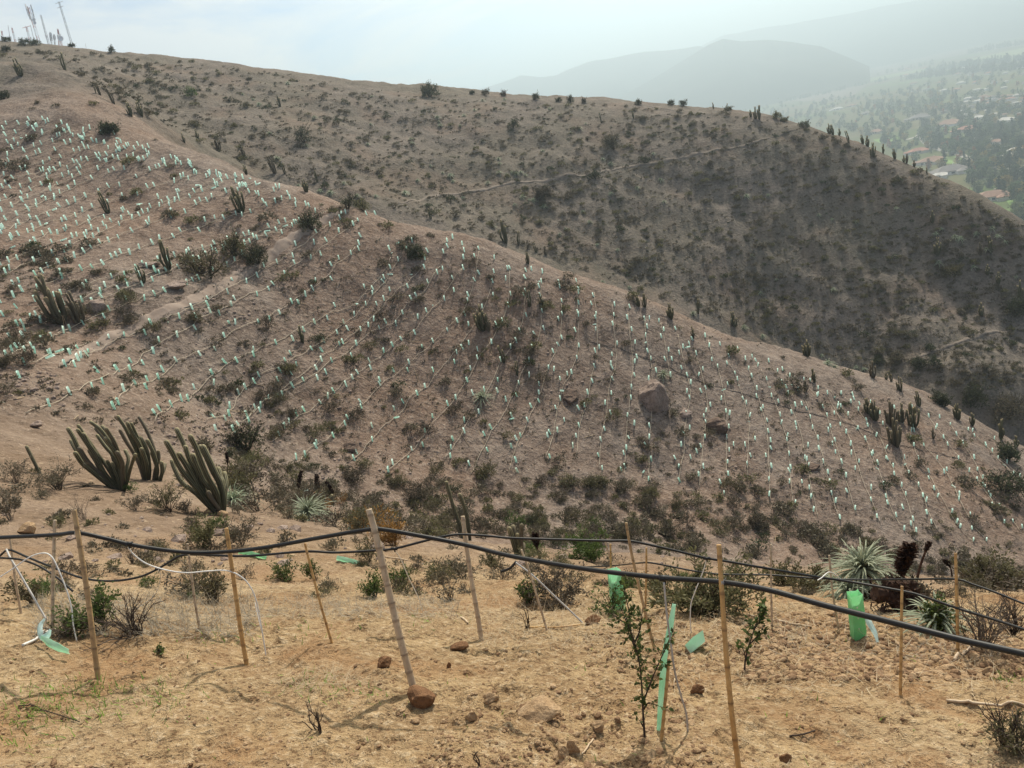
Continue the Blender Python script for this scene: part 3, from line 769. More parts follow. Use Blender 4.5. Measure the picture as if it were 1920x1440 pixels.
ALLROWS = [('left', p) for p in LEFT_ROWS] + [('main', p) for p in ROWS]
MAT['hose'] = plain('sun_bleached_hose', (0.42, 0.35, 0.26), (0.54, 0.46, 0.36), 3, 0.7)
def mint_mat():
    m, t, b, o = mat_new('mint_plastic')
    oi = t.nodes.new('ShaderNodeObjectInfo')
    c = ramp(t, oi.outputs['Random'], [(0.0, (0.58, 0.82, 0.73)), (0.55, (0.68, 0.89, 0.82)), (0.85, (0.78, 0.93, 0.88)), (1.0, (0.66, 0.78, 0.70))])
    t.links.new(c, b.inputs['Base Color']); b.inputs['Roughness'].default_value = 0.4
    tr = t.nodes.new('ShaderNodeBsdfTranslucent'); t.links.new(c, tr.inputs['Color'])
    ms = t.nodes.new('ShaderNodeMixShader'); ms.inputs[0].default_value = 0.72
    t.links.new(b.outputs[0], ms.inputs[1]); t.links.new(tr.outputs[0], ms.inputs[2]); t.links.new(ms.outputs[0], o.inputs['Surface'])
    return m
MAT['mint'] = mint_mat()
MAT['cane_far'] = plain('weathered_cane', (0.33, 0.24, 0.15), (0.45, 0.35, 0.23), 4, 0.8)
def tree_tube_geo(seed, h=0.36, w=0.085):
    rng = np.random.default_rng(seed); g = Geo()
    a0 = rng.uniform(0, 1.5)
    n = 4; sq = np.array([[math.cos(a0 + k * math.pi / 2), math.sin(a0 + k * math.pi / 2)] for k in range(n)]) * w * 0.62
    zs = [0.0, h * 0.55, h]
    for ins, flip in ((1.0, False),):
        V = np.concatenate([np.column_stack([sq * ins * (1 + 0.05 * rng.normal(size=(n, 1))) + rng.normal(size=2) * 0.004, np.full(n, z) + (rng.uniform(-0.02, 0.02, n) if z == h else 0)]) for z in zs])
        F = [[r * n + k, r * n + (k + 1) % n, (r + 1) * n + (k + 1) % n, (r + 1) * n + k] for r in range(2) for k in range(n)]
        g.add(V, [f[::-1] for f in F] if flip else F, 0)
    return g.arrays()
TUBE_G = [tree_tube_geo(s) for s in range(5)]
TUBE_M = [make_mesh('tree_tube', a, MAT['mint']) for a in TUBE_G]
sg = Geo(); sg.add(*tube([[0.075, 0, -0.05], [0.08, 0.01, 0.85]], [0.009, 0.007], 4)); STAKE_M = make_mesh('cane', sg.arrays(), MAT['cane_far'])
rs = np.random.default_rng(77)
tubes, hoses = [], []
for ri, (blk, px) in enumerate(ALLROWS):
    P = [p for p in (hit(u, v, 15, 76) for u, v in px) if p is not None]
    if len(P) < 2: continue
    seg = np.linalg.norm(np.diff(np.array(P), axis=0), axis=1).sum()
    Q = smooth_path(P, max(8, int(seg / 0.3)))
    Q[:, 2] = height(Q[:, 0], Q[:, 1])
    band = blk == 'left' and ri >= len(LEFT_ROWS) - 3
    if not band:
        H = Q.copy(); H[:, 2] += 0.10 + 0.05 * vnoise(np.arange(len(Q)) * 0.5, np.zeros(len(Q)), ri)
        H[:, :2] += 0.05 * np.stack([vnoise(np.arange(len(Q)) * 0.3, np.ones(len(Q)) * ri, 3), vnoise(np.arange(len(Q)) * 0.3, np.ones(len(Q)) * ri, 4)], -1)
        a = int(rs.uniform(0, 0.2) * len(H)); H = H[a:]
        hoses.append((ri, blk, obj('drip_hose', Geo().add(*tube(H, 0.016, 4)), MAT['hose'], smooth=True)))
    cs = np.concatenate([[0], np.cumsum(np.linalg.norm(np.diff(Q, axis=0), axis=1))])
    s, k = rs.uniform(0.1, 0.8), 0
    while s < cs[-1]:
        p = np.array([np.interp(s, cs, Q[:, c]) for c in range(3)])
        p[:2] += rs.normal(size=2) * (0.16 if not band else 0.5)
        p[2] = float(height(p[:1], p[1:2])[0])
        tubes.append(dict(row=ri, p=p, blk=blk, d=float(np.linalg.norm(p)), s=s, stake=rs.uniform() < (0.75 if blk == 'left' else 0.35)))
        s += (0.78 if blk == 'left' else 1.0) * rs.uniform(0.55, 1.5)
_uv = project([t['p'] for t in tubes])
tubes = [dict(t, u=float(q[0]), v=float(q[1])) for t, q in zip(tubes, _uv) if -15 < q[0] < 1935]
print('tree tubes', len(tubes))
tubes.sort(key=lambda t: t['d'])
row_no = {}
for t in tubes: row_no.setdefault(t['row'], []).append(t)
main_ids = [r for r in sorted(row_no) if ALLROWS[r][0] == 'main']
left_ids = [r for r in sorted(row_no) if ALLROWS[r][0] == 'left']
for r, lst in row_no.items():
    lst.sort(key=lambda t: -t['v'])
    for k, t in enumerate(lst): t['k'] = k + 1
rest = Geo()
used_lab = set()
for i, t in enumerate(tubes):
    q = rs.uniform()
    fallen = q < 0.035
    M3 = euler(rs.normal() * 0.13, rs.normal() * 0.13, rs.uniform(0, 6.28)) if not fallen else euler(1.45, 0, rs.uniform(0, 6.28))
    vi = int(rs.integers(5)); sc_ = rs.uniform(0.85, 1.1)
    if i < 300:
        o = link('tree_tube', TUBE_M[vi])
        Mx = Matrix(M3.tolist()).to_4x4(); Mx.translation = Vector(t['p'] + np.array([0, 0, 0.06 if fallen else -0.015])); o.matrix_world = Mx @ Matrix.Scale(sc_, 4)
        if t['stake'] and not fallen: link('cane', STAKE_M, o)
        if t['blk'] == 'main':
            lab = f"mint green tree tube, {nth(t['k'])} up from the foot of the {nth(main_ids.index(t['row']) + 1)} row below the track"
        else:
            lab = f"mint green tree tube, {nth(t['k'])} up from the foot of the {nth(left_ids.index(t['row']) + 1)} row above the track"
        tag(o, lab, 'tree tube', 'mint tree tubes planted along the drip rows')
        t['o'] = o
    else:
        rest.put(TUBE_G[vi], M3 * sc_, t['p'] + np.array([0, 0, 0.06 if fallen else -0.015]))
tag(obj('tree_tubes', rest, MAT['mint']), kind='stuff')
for ri, blk, o in hoses:
    if blk == 'main' and ri in main_ids: lab = f'pale drip hose running up the {nth(main_ids.index(ri) + 1)} planting row below the track'
    elif blk == 'left' and ri in left_ids: lab = f'pale drip hose running up the {nth(left_ids.index(ri) + 1)} planting row above the track'
    else: lab = f'pale drip hose without tubes, row {ri}'
    tag(o, lab, 'hose', 'drip hoses on the planted slope')
# dark feeder pipe that crosses the right half of the planted slope, and one along the track
MAT['pipe'] = plain('black_poly_pipe', (0.012, 0.012, 0.013), (0.022, 0.021, 0.02), 12, 0.5, 0, 0.3)
def ground_pipe(px, r, label):
    P = [p for p in (hit(u, v, 15, 76) for u, v in px) if p is not None]
    Q = smooth_path(P, 90); Q[:, 2] = height(Q[:, 0], Q[:, 1]) + r + 0.02
    tag(obj('feeder_pipe', Geo().add(*tube(Q, r, 5)), MAT['pipe'], smooth=True), label, 'pipe')
ground_pipe([(1105,640),(1180,662),(1284,705),(1345,725),(1420,748),(1490,770),(1560,788),(1640,815),(1700,838),(1760,850),(1830,868)], 0.018, 'dark feeder pipe crossing the rows on the right part of the slope')
ground_pipe([(118,690),(160,664),(200,640),(240,624),(267,610),(300,595),(350,578),(400,556)], 0.03, 'dark feeder pipe lying along the lower end of the track')
# ------------------------------------------------------------------ marks one can find in the photo
MARKS += [('the pale boulder', 1235, 755), ('the dark rock outcrop', 1070, 752), ('the lone dark bush in the rows', 780, 468), ('the big bush by the track', 395, 490),
 ('the forked cacti above the track', 110, 560), ('the cactus trio near the boulder', 945, 675), ('the bent cactus among the rows', 900, 595),
 ('the dark bush at the track top', 585, 410), ('the dark spreading tree in the rows', 1880, 890), ('the cactus group on the right rows', 1690, 795),
 ('the dark green bush by the gully', 460, 820), ('the two-armed cactus behind the pipe', 868, 960), ('the silver rosette with the spike', 1610, 1070),
 ('the three big cactus clumps', 280, 880), ('the flat green bush', 1110, 1030), ('the skyline bush', 800, 165), ('the end of the footpath', 1490, 245),
 ('the foot of the footpath', 735, 388), ('the radio masts', 70, 75), ('the flat ravine floor', 1750, 700), ('the rust coloured bush', 742, 1000),
 ('the slanting brown rock', 1355, 805), ('the middle of the footpath', 1100, 328), ('the ridge cacti', 1640, 275)]
# ------------------------------------------------------------------ far shrub shapes, shared
KIND = {'grey': ('leaf_grey', 'grey brown dry shrub'), 'olive': ('leaf_olive', 'olive shrub'), 'dark': ('leaf_dark', 'dark green shrub'), 'rust': ('leaf_rust', 'rusty orange shrub'), 'green': ('leaf_green', 'fresh green shrub')}
PROTO = {}
for kd, (lm, _) in KIND.items():
    for v in range(4):
        G = shrub_geo(100 + v * 7 + len(kd), H=0.75 - 0.1 * (v % 2), R=0.5 + 0.08 * v, stems=8, subs=5, leaves={'grey': 420, 'rust': 420}.get(kd, 520), lsize=0.07, lw=0.45, twr=0.007, fill=0.9)
        PROTO[kd, v] = (G, make_mesh('shrub', G, [MAT['twig'], MAT[lm]]))
FARP = {}
for kd in ('grey', 'olive', 'dark'):
    for v in range(4):
        FARP[kd, v] = shrub_geo(300 + v * 7 + len(kd), H=0.62, R=0.55 + 0.1 * v, stems=5, subs=4, leaves=90, lsize=0.16, lw=0.6, twr=0.012, fill=1.2)
rv = np.random.default_rng(12)
def inside(u, v, poly):
    c = False; n = len(poly)
    for i in range(n):
        (x1, y1), (x2, y2) = poly[i], poly[(i + 1) % n]
        if (y1 > v) != (y2 > v) and u < (x2 - x1) * (v - y1) / (y2 - y1) + x1: c = not c
    return c
SHR = []                                      # every small shrub: position, size, kind
def scatter(n, poly, rmin, rmax, smin, smax, kinds, gate=None, seed=1):
    r = np.random.default_rng(seed); us = [p[0] for p in poly]; vs = [p[1] for p in poly]; k = tries = 0
    while k < n and tries < n * 30:
        tries += 1
        u, v = r.uniform(min(us), max(us)), r.uniform(min(vs), max(vs))
        if not inside(u, v, poly): continue
        if gate is not None and r.uniform() > gate(u, v): continue
        p = hit(u, v, rmin, rmax)
        if p is None: continue
        s = smin + (smax - smin) * r.uniform() ** 2.2
        if smax > 0.6: s *= min(1.0, float(np.linalg.norm(p)) / 24)
        SHR.append(dict(p=p, u=u, v=v, s=s, kd=str(r.choice(list(kinds), p=np.array(list(kinds.values())) / sum(kinds.values()))), d=float(np.linalg.norm(p)), px=s / float(np.linalg.norm(p)), rz=r.uniform(0, 6.28)))
        k += 1
clump = lambda u, v: float(np.clip(0.45 + 1.5 * fbm(np.array([u / 70.0]), np.array([v / 45.0]), 31, 3)[0], 0.05, 1))
SLOPE = [(0,440),(330,560),(500,480),(640,400),(900,455),(1200,560),(1500,668),(1900,840),(1920,1060),(1500,960),(1200,900),(900,890),(640,900),(420,850),(0,760)]
scatter(420, SLOPE, 15, 76, 0.35, 1.25, {'grey': 6, 'olive': 3, 'dark': 1}, clump, 3)
scatter(110, [(0,120),(250,210),(640,390),(640,400),(450,500),(0,700)], 15, 110, 0.35, 1.1, {'grey': 7, 'olive': 2}, clump, 4)
GUL = [(420,840),(640,905),(900,895),(1200,905),(1500,965),(1920,1065),(1920,1110),(1500,1060),(1200,1035),(900,1020),(640,1000),(430,950)]
scatter(560, GUL, 9, 60, 0.4, 1.35, {'grey': 9, 'olive': 4, 'dark': 0.4, 'rust': 0.5, 'green': 0.15}, None, 5)
scatter(130, [(0,860),(440,900),(440,1000),(900,1030),(1500,1070),(1920,1100),(1920,1150),(900,1130),(0,1120)], 6, 40, 0.18, 0.45, {'grey': 6, 'olive': 2, 'green': 1}, None, 6)
FARPOLY = [(0,86),(200,99),(400,120),(600,150),(800,175),(1000,190),(1200,200),(1400,215),(1500,242),(1620,272),(1800,358),(1920,425),(1920,735),(1750,720),(1480,650),(1200,545),(900,440),(700,385),(560,345),(400,280),(250,205),(100,118),(0,110)]
scatter(2300, FARPOLY, 82, 145, 0.35, 1.2, {'grey': 6, 'olive': 3, 'dark': 1.6}, lambda u, v: 0.35 + 0.65 * clump(u, v), 7)
SHR.sort(key=lambda s: -s['px'])
print('shrubs', len(SHR))
rest_g = {k: Geo() for k in KIND}
lab_items = []
n_ind = 0
for s in SHR:
    v = int(rv.integers(4))
    if n_ind < 262:
        n_ind += 1
        o = link('shrub', PROTO[s['kd'], v][1], loc=s['p'] - np.array([0, 0, 0.03]), rz=s['rz'], scale=(s['s'] * rv.uniform(0.85, 1.2), s['s'] * rv.uniform(0.85, 1.2), s['s'] * rv.uniform(0.75, 1.1)))
        size = 'small' if s['s'] < 0.6 else ('wide' if s['s'] > 1.0 else 'mid-sized')
        lab_items.append((o, s['u'], s['v'], f"{size} {KIND[s['kd']][1]}"))
    else:
        kd = s['kd'] if s['kd'] in ('grey', 'olive', 'dark') else 'olive'
        G = FARP[kd, v]
        rest_g[kd].put(G, rotz(s['rz']) * s['s'] @ np.diag([1, 1, rv.uniform(0.7, 1.1)]), s['p'] - np.array([0, 0, 0.04]))
label_by_marks(lab_items, MARKS, 'shrub', 'scattered shrubs on the dry hillsides')
allg = Geo()
mats = [MAT['twig']]
for kd in ('grey', 'olive', 'dark'):
    if rest_g[kd].n:
        V, F, mi, a = rest_g[kd].arrays(); mats.append(MAT[KIND[kd][0]])
        allg.add(V, F, np.where(mi == 0, 0, len(mats) - 1), a)
tag(obj('scrub', allg, mats), kind='stuff')
# low dry turf tufts that speckle the far hill and the upper slope
tg = Geo(); r = np.random.default_rng(88)
def tufts(n, poly, rmin, rmax, s0, s1, seed):
    us = [p[0] for p in poly]; vs = [p[1] for p in poly]; r = np.random.default_rng(seed); k = 0
    while k < n:
        u, v = r.uniform(min(us), max(us)), r.uniform(min(vs), max(vs))
        if not inside(u, v, poly): continue
        k += 1
        p = hit(u, v, rmin, rmax)
        if p is None: continue
        s = r.uniform(s0, s1); m = 16
        c = p + r.normal(size=(m, 3)) * np.array([s * 0.5, s * 0.5, 0]) + np.array([0, 0, 0.01])
        d = np.column_stack([r.normal(size=(m, 2)) * 0.6, np.ones(m)])
        V, F = leaf_quads(c, d, s * r.uniform(0.3, 0.8, m), s * 0.35, r)
        tg.add(V, F, 0, np.repeat(r.uniform(0, 1, m), 4))
tufts(2600, FARPOLY, 82, 145, 0.2, 0.5, 1)
tufts(1600, SLOPE, 15, 76, 0.08, 0.24, 2)
tag(obj('dry_turf', tg, MAT['leaf_grey']), kind='stuff')

# ------------------------------------------------------------------ bigger bushes and small trees on the slopes
def bush_geo(seed, H, R, leaves, lsize, stems=14, subs=7, flat=0.3, twr=0.02): return shrub_geo(seed, H, R, stems, subs, leaves, lsize, 0.5, twr, 0.1, 3, flat, 1.6)
BIG = [  # u, v base, width px, height px, leaf, label
 (205,250,44,22,'leaf_dark','round dark bush just above the top tube rows'), (392,520,112,62,'leaf_olive','broad grey green bush beside the track'),
 (440,478,62,46,'leaf_olive','taller olive bush behind the broad track bush'), (482,495,56,44,'leaf_dark','dark straggly bush at the right end of the track bushes'),
 (585,430,58,38,'leaf_dark','dark bush with burnt twigs near the top of the track'), (652,392,40,34,'leaf_dark','dark bush on the crest where the track ends'),
 (682,396,34,30,'leaf_olive','olive bush on the crest beside the track end'), (780,484,46,32,'leaf_dark','lone round dark bush among the central rows'),
 (462,845,74,62,'leaf_dark','dense dark green bush at the gully edge'), (1765,760,42,26,'leaf_dark','low dark tree at the mouth of the ravine'),
 (1824,758,54,46,'leaf_dark','round dark tree on the ravine floor'), (1890,785,86,56,'leaf_grey','big grey leafless bush on the ravine floor'),
 (1882,920,110,52,'leaf_dark','wide dark tree at the right end of the rows'), (1890,862,46,38,'leaf_dark','dark tree above the wide dark tree'),
 (1725,685,32,22,'leaf_dark','dark bush by the lower footpath'), (1752,682,26,18,'leaf_dark','smaller dark bush beside the lower footpath bush'),
 (1645,682,28,16,'leaf_dark','dark bush at the ravine edge'), (1680,680,30,16,'leaf_grey','grey bush at the ravine edge'),
 (1790,515,50,22,'leaf_olive','wide olive bush high on the far hill face'), (1905,590,50,40,'leaf_dark','dark tree on the far hill at the frame side'),
 (570,268,36,40,'leaf_dark','tall grey green bush halfway up the far hill'), (360,180,26,20,'leaf_green','bright yellow green small tree on the far hill'),
 (962,240,34,18,'leaf_dark','dark low bush under the far skyline'), (1018,370,46,26,'leaf_grey','grey bush below the far footpath'),
 (1115,335,36,18,'leaf_dark','dark bush lying across the far footpath'), (1210,305,34,16,'leaf_dark','dark bush above the far footpath'), (1150,280,42,34,'leaf_grey','bare grey bush above the far footpath'),
 (760,1,1,1,None,None),
 (806,182,46,28,'leaf_dark','dark bush with bare crown on the far skyline'), (208,99,16,14,'leaf_dark','small windswept tree on the left skyline'), (48,85,30,16,'leaf_dark','dark tree in front of the radio masts'),
 (70,84,24,14,'leaf_dark','spreading tree under the tall red mast'), (10,78,22,10,'leaf_dark','dark bush at the left end of the skyline'), (135,84,16,8,'leaf_dark','low bush under the leaning thin mast'),
 (908,178,18,12,'leaf_grey','pale bare tree on the middle skyline'), (945,180,14,12,'leaf_grey','small bare tree right of the skyline pair'), (885,176,12,8,'leaf_dark','low dark bush on the middle skyline'),
 (1003,187,18,14,'leaf_dark','dark pointed bush on the skyline'), (1048,190,14,9,'leaf_dark','flat bush right of the pointed skyline bush'), (1070,192,18,14,'leaf_dark','rounded bush on the skyline'), (1095,193,12,12,'leaf_grey','thin bush on the skyline'),
 (1199,196,18,12,'leaf_dark','flat-topped thorn tree on the skyline'), (1260,197,18,12,'leaf_dark','twin of the flat-topped thorn tree farther along the skyline'), (1282,198,18,13,'leaf_dark','third flat-topped thorn tree on the skyline'),
 (1365,208,18,10,'leaf_olive','olive bush on the skyline before the ridge cacti'), (1455,222,26,14,'leaf_olive','olive bush behind the ridge cacti'), (1470,228,18,10,'leaf_olive','small olive bush at the end of the ridge cacti'), (1510,240,30,16,'leaf_dark','dark bush where the footpath meets the skyline'),
 (12,96,22,12,'leaf_dark','dark bush below the left skyline'), (8,185,26,18,'leaf_dark','dark bush at the far left above the tubes'),
]
for k, (u, v, w, h, lm, lab) in enumerate(BIG):
    if lm is None: continue
    p = hit(u, v, 15 if v > 110 else 60)
    if p is None:
        for dv in range(1, 14):
            p = hit(u, v + dv, 60)
            if p is not None: break
    if p is None: print('no ground', lab); continue
    d = float(p @ FWD); R = w / FPX * d / 2; H = h / FPX * d
    G = bush_geo(500 + k, H, R, 900 if w > 40 else 420, 0.12 * (0.6 + 0.4 * R) * (0.8 if d < 60 else 1.15), 16 if w > 40 else 9, 7, 0.4, 0.012 + 0.008 * R)
    root = empty('bush', p - np.array([0, 0, 0.05]))
    if 'tree' in lab: root.name = 'small_tree'
    V, F, mi, a = G
    used = np.unique(F[mi == 0][F[mi == 0] >= 0]); 
    ga = Geo().add(V, F[mi == 0]); gb = Geo().add(V, F[mi == 1], 0, a)
    obj('trunk' if 'tree' in lab else 'stems', ga, MAT['twig_dark'], root); obj('crown', gb, MAT[lm], root)
    tag(root, lab, 'tree' if 'tree' in lab else 'bush')

# ------------------------------------------------------------------ cacti on the slopes
CAC_V = {}
for v in range(6):
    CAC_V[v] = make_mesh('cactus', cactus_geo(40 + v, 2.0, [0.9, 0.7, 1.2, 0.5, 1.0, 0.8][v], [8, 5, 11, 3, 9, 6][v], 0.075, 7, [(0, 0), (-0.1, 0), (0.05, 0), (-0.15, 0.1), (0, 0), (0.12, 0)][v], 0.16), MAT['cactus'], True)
CACTI = [  # u, v base, height px, variant
 (452,397,50,2),(203,400,44,1),(316,505,58,1),(268,530,36,4),(112,605,96,2),(150,605,62,4),(568,642,34,1),(905,618,50,2),(916,620,32,0),(993,575,32,1),(1016,572,26,0),(945,680,38,3),(970,703,28,1),
 (1197,574,26,0),(1209,576,28,1),(1258,598,32,2),(1300,632,24,1),(1377,612,32,0),(1309,588,30,3),(1513,668,34,2),(1527,717,30,1),(1511,733,24,0),(1637,708,36,0),(1662,712,18,0),(1672,716,24,3),(1688,733,30,4),
 (1723,762,32,1),(1627,775,34,0),(1640,787,42,2),(1673,800,52,4),(1690,792,40,2),(1712,800,50,2),(1680,836,58,4),(1795,786,34,2),(1823,797,28,0),(1877,822,40,1),(1750,822,24,1),(1905,838,26,0),(990,495,24,1),
 (40,143,34,4),(123,132,34,3),(188,178,24,1),(180,176,14,3),(214,195,30,3),(246,218,28,0),(266,218,28,4),(371,260,20,0),(346,268,20,1),(411,281,28,4),(458,297,28,1),(516,325,34,1),(534,326,26,3),(462,326,20,0),(596,342,24,3),(575,360,26,4),(525,200,22,1),
 (948,456,46,1),(972,460,26,3),(990,467,18,1),(1006,474,22,1),(1024,478,18,0),(808,410,20,1),(1188,222,16,1),(1128,230,20,3),
 (1417,222,22,2),(1424,224,26,1),(1408,219,14,0),(1363,206,12,3),(1338,204,12,1),(1556,250,20,2),(1562,252,20,1),(1574,254,14,0),(1592,268,24,3),(1618,270,18,1),(1627,274,22,0),(1637,293,26,2),(1656,286,18,1),(1678,298,20,1),(1695,298,14,0),(1700,303,18,1),(1714,313,14,0),(1738,325,12,1),(1748,418,24,1),(1758,478,34,2),(1858,474,34,1),(1838,478,26,0),(1852,515,22,0),(1872,532,24,4),(1840,592,28,0),(1913,560,36,1),
]
citems = []
for u, v, h, var in CACTI:
    p = hit(u, v, 15 if v > 110 else 60)
    if p is None:
        for dv in range(1, 25):
            p = hit(u, v + dv, 60)
            if p is not None: break
    if p is None: print('no cactus', u, v); continue
    s = h / FPX * float(p @ FWD) / 2.0 * 0.97
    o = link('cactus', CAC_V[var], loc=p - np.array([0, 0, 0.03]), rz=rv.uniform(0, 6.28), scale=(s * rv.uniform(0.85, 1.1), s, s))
    citems.append((o, u, v, ['eight-armed column cactus', 'sparse column cactus', 'dense many-armed column cactus', 'thin three-armed column cactus', 'rounded column cactus', 'open column cactus'][var]))
label_by_marks(citems, MARKS, 'cactus', 'column cacti on the slopes')

# ------------------------------------------------------------------ silver rosettes on the far hill
PUY = [make_mesh('silver_rosette', puya_geo(60 + v, 0.62, 46, 0.07, 3), MAT['silver']) for v in range(4)]
PU_PX = [(455,178),(475,188),(486,198),(590,222),(505,252),(575,275),(540,158),(697,182),(695,234),(690,272),(820,222),(823,230),(826,238),(863,237),(946,188),(905,190),(890,208),(870,218),(1070,250),(1087,244),(1098,233),(1018,285),(905,265),(935,300),(937,308),(807,312),(770,262),(773,270),(830,325),(845,332),(850,342),(783,340),(936,326),(950,328),(960,325),(968,328),(977,325),(985,330),(915,345),(980,372),(965,385),(1018,365),(1012,372),(1000,378),(992,376),(868,372),(1020,390),(1093,398),(1238,340),(1195,355),(1145,365),(1245,380),(1105,418),(1060,430),(1050,440),(926,427),(1120,460),(1158,470),(1400,370),(1440,367),(1455,525),(1425,550),(1562,545),(1410,480),(1680,392),(1535,405),(1560,412),(1605,418),(1830,440),(1860,430),(1870,445),(1885,455),(1765,430),(1755,440),(1800,450),(1790,447),(1825,503),(1760,495),(1905,520),(1850,470),(1145,310),(1130,300),(705,370),(645,345),(760,365),(670,370),(1553,685),(1565,690),(1605,690),(1620,694),(1540,668),(1395,617),(1430,632),(1300,590),(1180,540),(1130,530),(560,350),(600,360),(620,365),(520,300),(1030,205),(1225,290)]
pit = []
for u, v in PU_PX:
    p = hit(u, v, 82 if v < 660 and not (u > 1150 and v > 525) else 40)
    if p is None: continue
    o = link('silver_rosette', PUY[int(rv.integers(4))], loc=p - np.array([0, 0, 0.05]), rz=rv.uniform(0, 6), scale=rv.uniform(0.7, 1.45))
    pit.append((o, u, v, 'silvery spiky rosette plant'))
label_by_marks(pit, MARKS, 'plant', 'silver rosette plants on the far hill')

# ------------------------------------------------------------------ rocks on the planted slope
def rock_mat(name, c1, c2, scale=3.0):
    m, t, b, o = mat_new(name); P = coords(t)
    f = noise(t, P, scale, 8, 0.65, 0.4); g2 = noise(t, P, scale * 6, 5, 0.7)
    c = ramp(t, f, [(0.3, c1), (0.7, c2)])
    c = mixc(t, mth(t, 'MULTIPLY', ramp(t, g2, [(0.36, (1, 1, 1)), (0.5, (0, 0, 0))]), 0.5), c, tuple(x * 0.45 for x in c1))
    t.links.new(c, b.inputs['Base Color']); b.inputs['Roughness'].default_value = 0.9; b.inputs['Specular IOR Level'].default_value = 0.15
    bump(t, b, mth(t, 'ADD', f, mth(t, 'MULTIPLY', g2, 0.4)), 1.0, 0.25 / scale); return m
MAT['boulder'] = rock_mat('boulder_stone', (0.22, 0.165, 0.135), (0.40, 0.31, 0.26), 1.6)
MAT['darkrock'] = rock_mat('dark_stone', (0.10, 0.07, 0.055), (0.21, 0.15, 0.115), 2.0)
rr_ = np.random.default_rng(4)
for u, v, w, h, lab, mt in [(1232,782,62,70,'large pale grey pink boulder in the middle of the rows', 'boulder'),(1072,766,58,30,'low dark rock outcrop with burnt twigs among the rows', 'darkrock'),(1352,818,46,28,'slanting brown rock slab below the pale boulder','darkrock'),
   (1285,788,38,16,'small flat rocks beside the pale boulder','boulder'),(1530,885,30,12,'flat dark stone between two rows','darkrock'),(172,590,44,26,'pale stone under the forked cacti','boulder'),(270,505,50,14,'pale rock ledge by the broad track bush','boulder'),(320,545,46,16,'low rock ledge above the track','boulder'),
   (655,850,34,16,'rusty brown rock at the gully edge','darkrock'),(65,803,26,10,'flat stone under the lowest tube','boulder')]:
    p = hit(u, v, 12, 76); d = float(p @ FWD); w, h = w / FPX * d, h / FPX * d
    V, F = rock(rr_, (w * 1.05, w * 0.9, h * 1.25), 4, 9, 0.2)
    tag(obj('boulder' if w > 2 else 'rock', Geo().add(V, F), MAT[mt], loc=p + np.array([0, 0.5 * w, h * 0.34])), lab, 'rock')
# small stones strewn over the slope
st = Geo(); r = np.random.default_rng(21)
for k in range(2600):
    u, v = r.uniform(0, 1920), r.uniform(210, 1060)
    if not (inside(u, v, SLOPE) or v < 520 and u < 600 or v > 960): continue
    if r.uniform() > clump(u * 1.3 + 500, v * 1.1): continue
    p = hit(u, v, 8, 76)
    if p is None: continue
    s = 0.07 + 0.28 * r.uniform() ** 3
    V, F = rock(r, (s, s * 0.8, s * 0.6), 1, 4, 0.1); st.add(V @ rotz(r.uniform(0, 6)).T + p, F)
for cu_, cv_, n, sx_, sy_ in [(410,810,260,60,28),(30,715,120,35,18),(480,900,90,60,14),(640,880,60,50,20),(1590,745,80,60,12),(440,590,60,40,12)]:
    for k in range(n):
        p = hit(cu_ + r.normal() * sx_, cv_ + r.normal() * sy_, 12, 76)
        if p is None: continue
        s = 0.08 + 0.25 * r.uniform() ** 2
        V, F = rock(r, (s, s * 0.8, s * 0.6), 1, 4, 0.1); st.add(V @ rotz(r.uniform(0, 6)).T + p, F)
tag(obj('stones', st, MAT['boulder']), kind='stuff')
# dead canes lying on the slope
dg = Geo()
for k in range(240):
    u, v = r.uniform(0, 1920), r.uniform(400, 1040)
    if not (inside(u, v, SLOPE) or inside(u, v, GUL)): continue
    p = hit(u, v, 9, 76)
    if p is None: continue
    a = r.uniform(0, 3.14); L = r.uniform(0.25, 1.0); e = np.array([math.cos(a), math.sin(a)]) * L
    q = on_ground(p[0] + e[0], p[1] + e[1]); dg.add(*tube([p + [0, 0, 0.03], q + [0, 0, 0.05]], 0.016, 4))
tag(obj('dry_litter', dg, MAT['cane_far']), kind='stuff')
# ------------------------------------------------------------------ near cacti, stem by stem
def px_zoom(s): return [(100 + x / 5.3333, 740 + y / 5.3333) for x, y in s]
CL_A = [[(150,345),(200,430),(260,560),(370,730),(640,940)],[(195,430),(290,600),(470,790),(640,950)],[(175,460),(230,560),(380,730),(640,960)],[(220,585),(300,700),(430,805),(640,960)],[(260,540),(340,660),(450,775),(650,950)],
 [(250,310),(330,430),(420,560),(560,760),(660,950)],[(245,355),(300,440),(380,560),(470,720),(650,950)],[(300,395),(360,500),(440,620),(500,760),(650,950)],[(360,560),(410,640),(480,760),(650,950)],[(375,275),(470,350),(560,470),(640,600),(690,780),(690,950)],
 [(440,410),(520,520),(590,600),(650,700),(690,940)],[(490,320),(560,430),(620,560),(670,700),(690,940)],[(530,345),(600,460),(650,580),(690,720),(695,940)],[(525,440),(600,550),(650,650),(680,760),(690,940)],[(540,670),(590,760),(640,850),(670,950)],[(590,690),(630,780),(660,860),(680,950)],
 [(640,580),(690,680),(695,800),(690,950)],[(720,560),(750,640),(730,760),(705,940)],[(820,600),(790,680),(760,780),(705,940)],[(430,340),(500,430),(560,540),(610,660),(670,940)]]
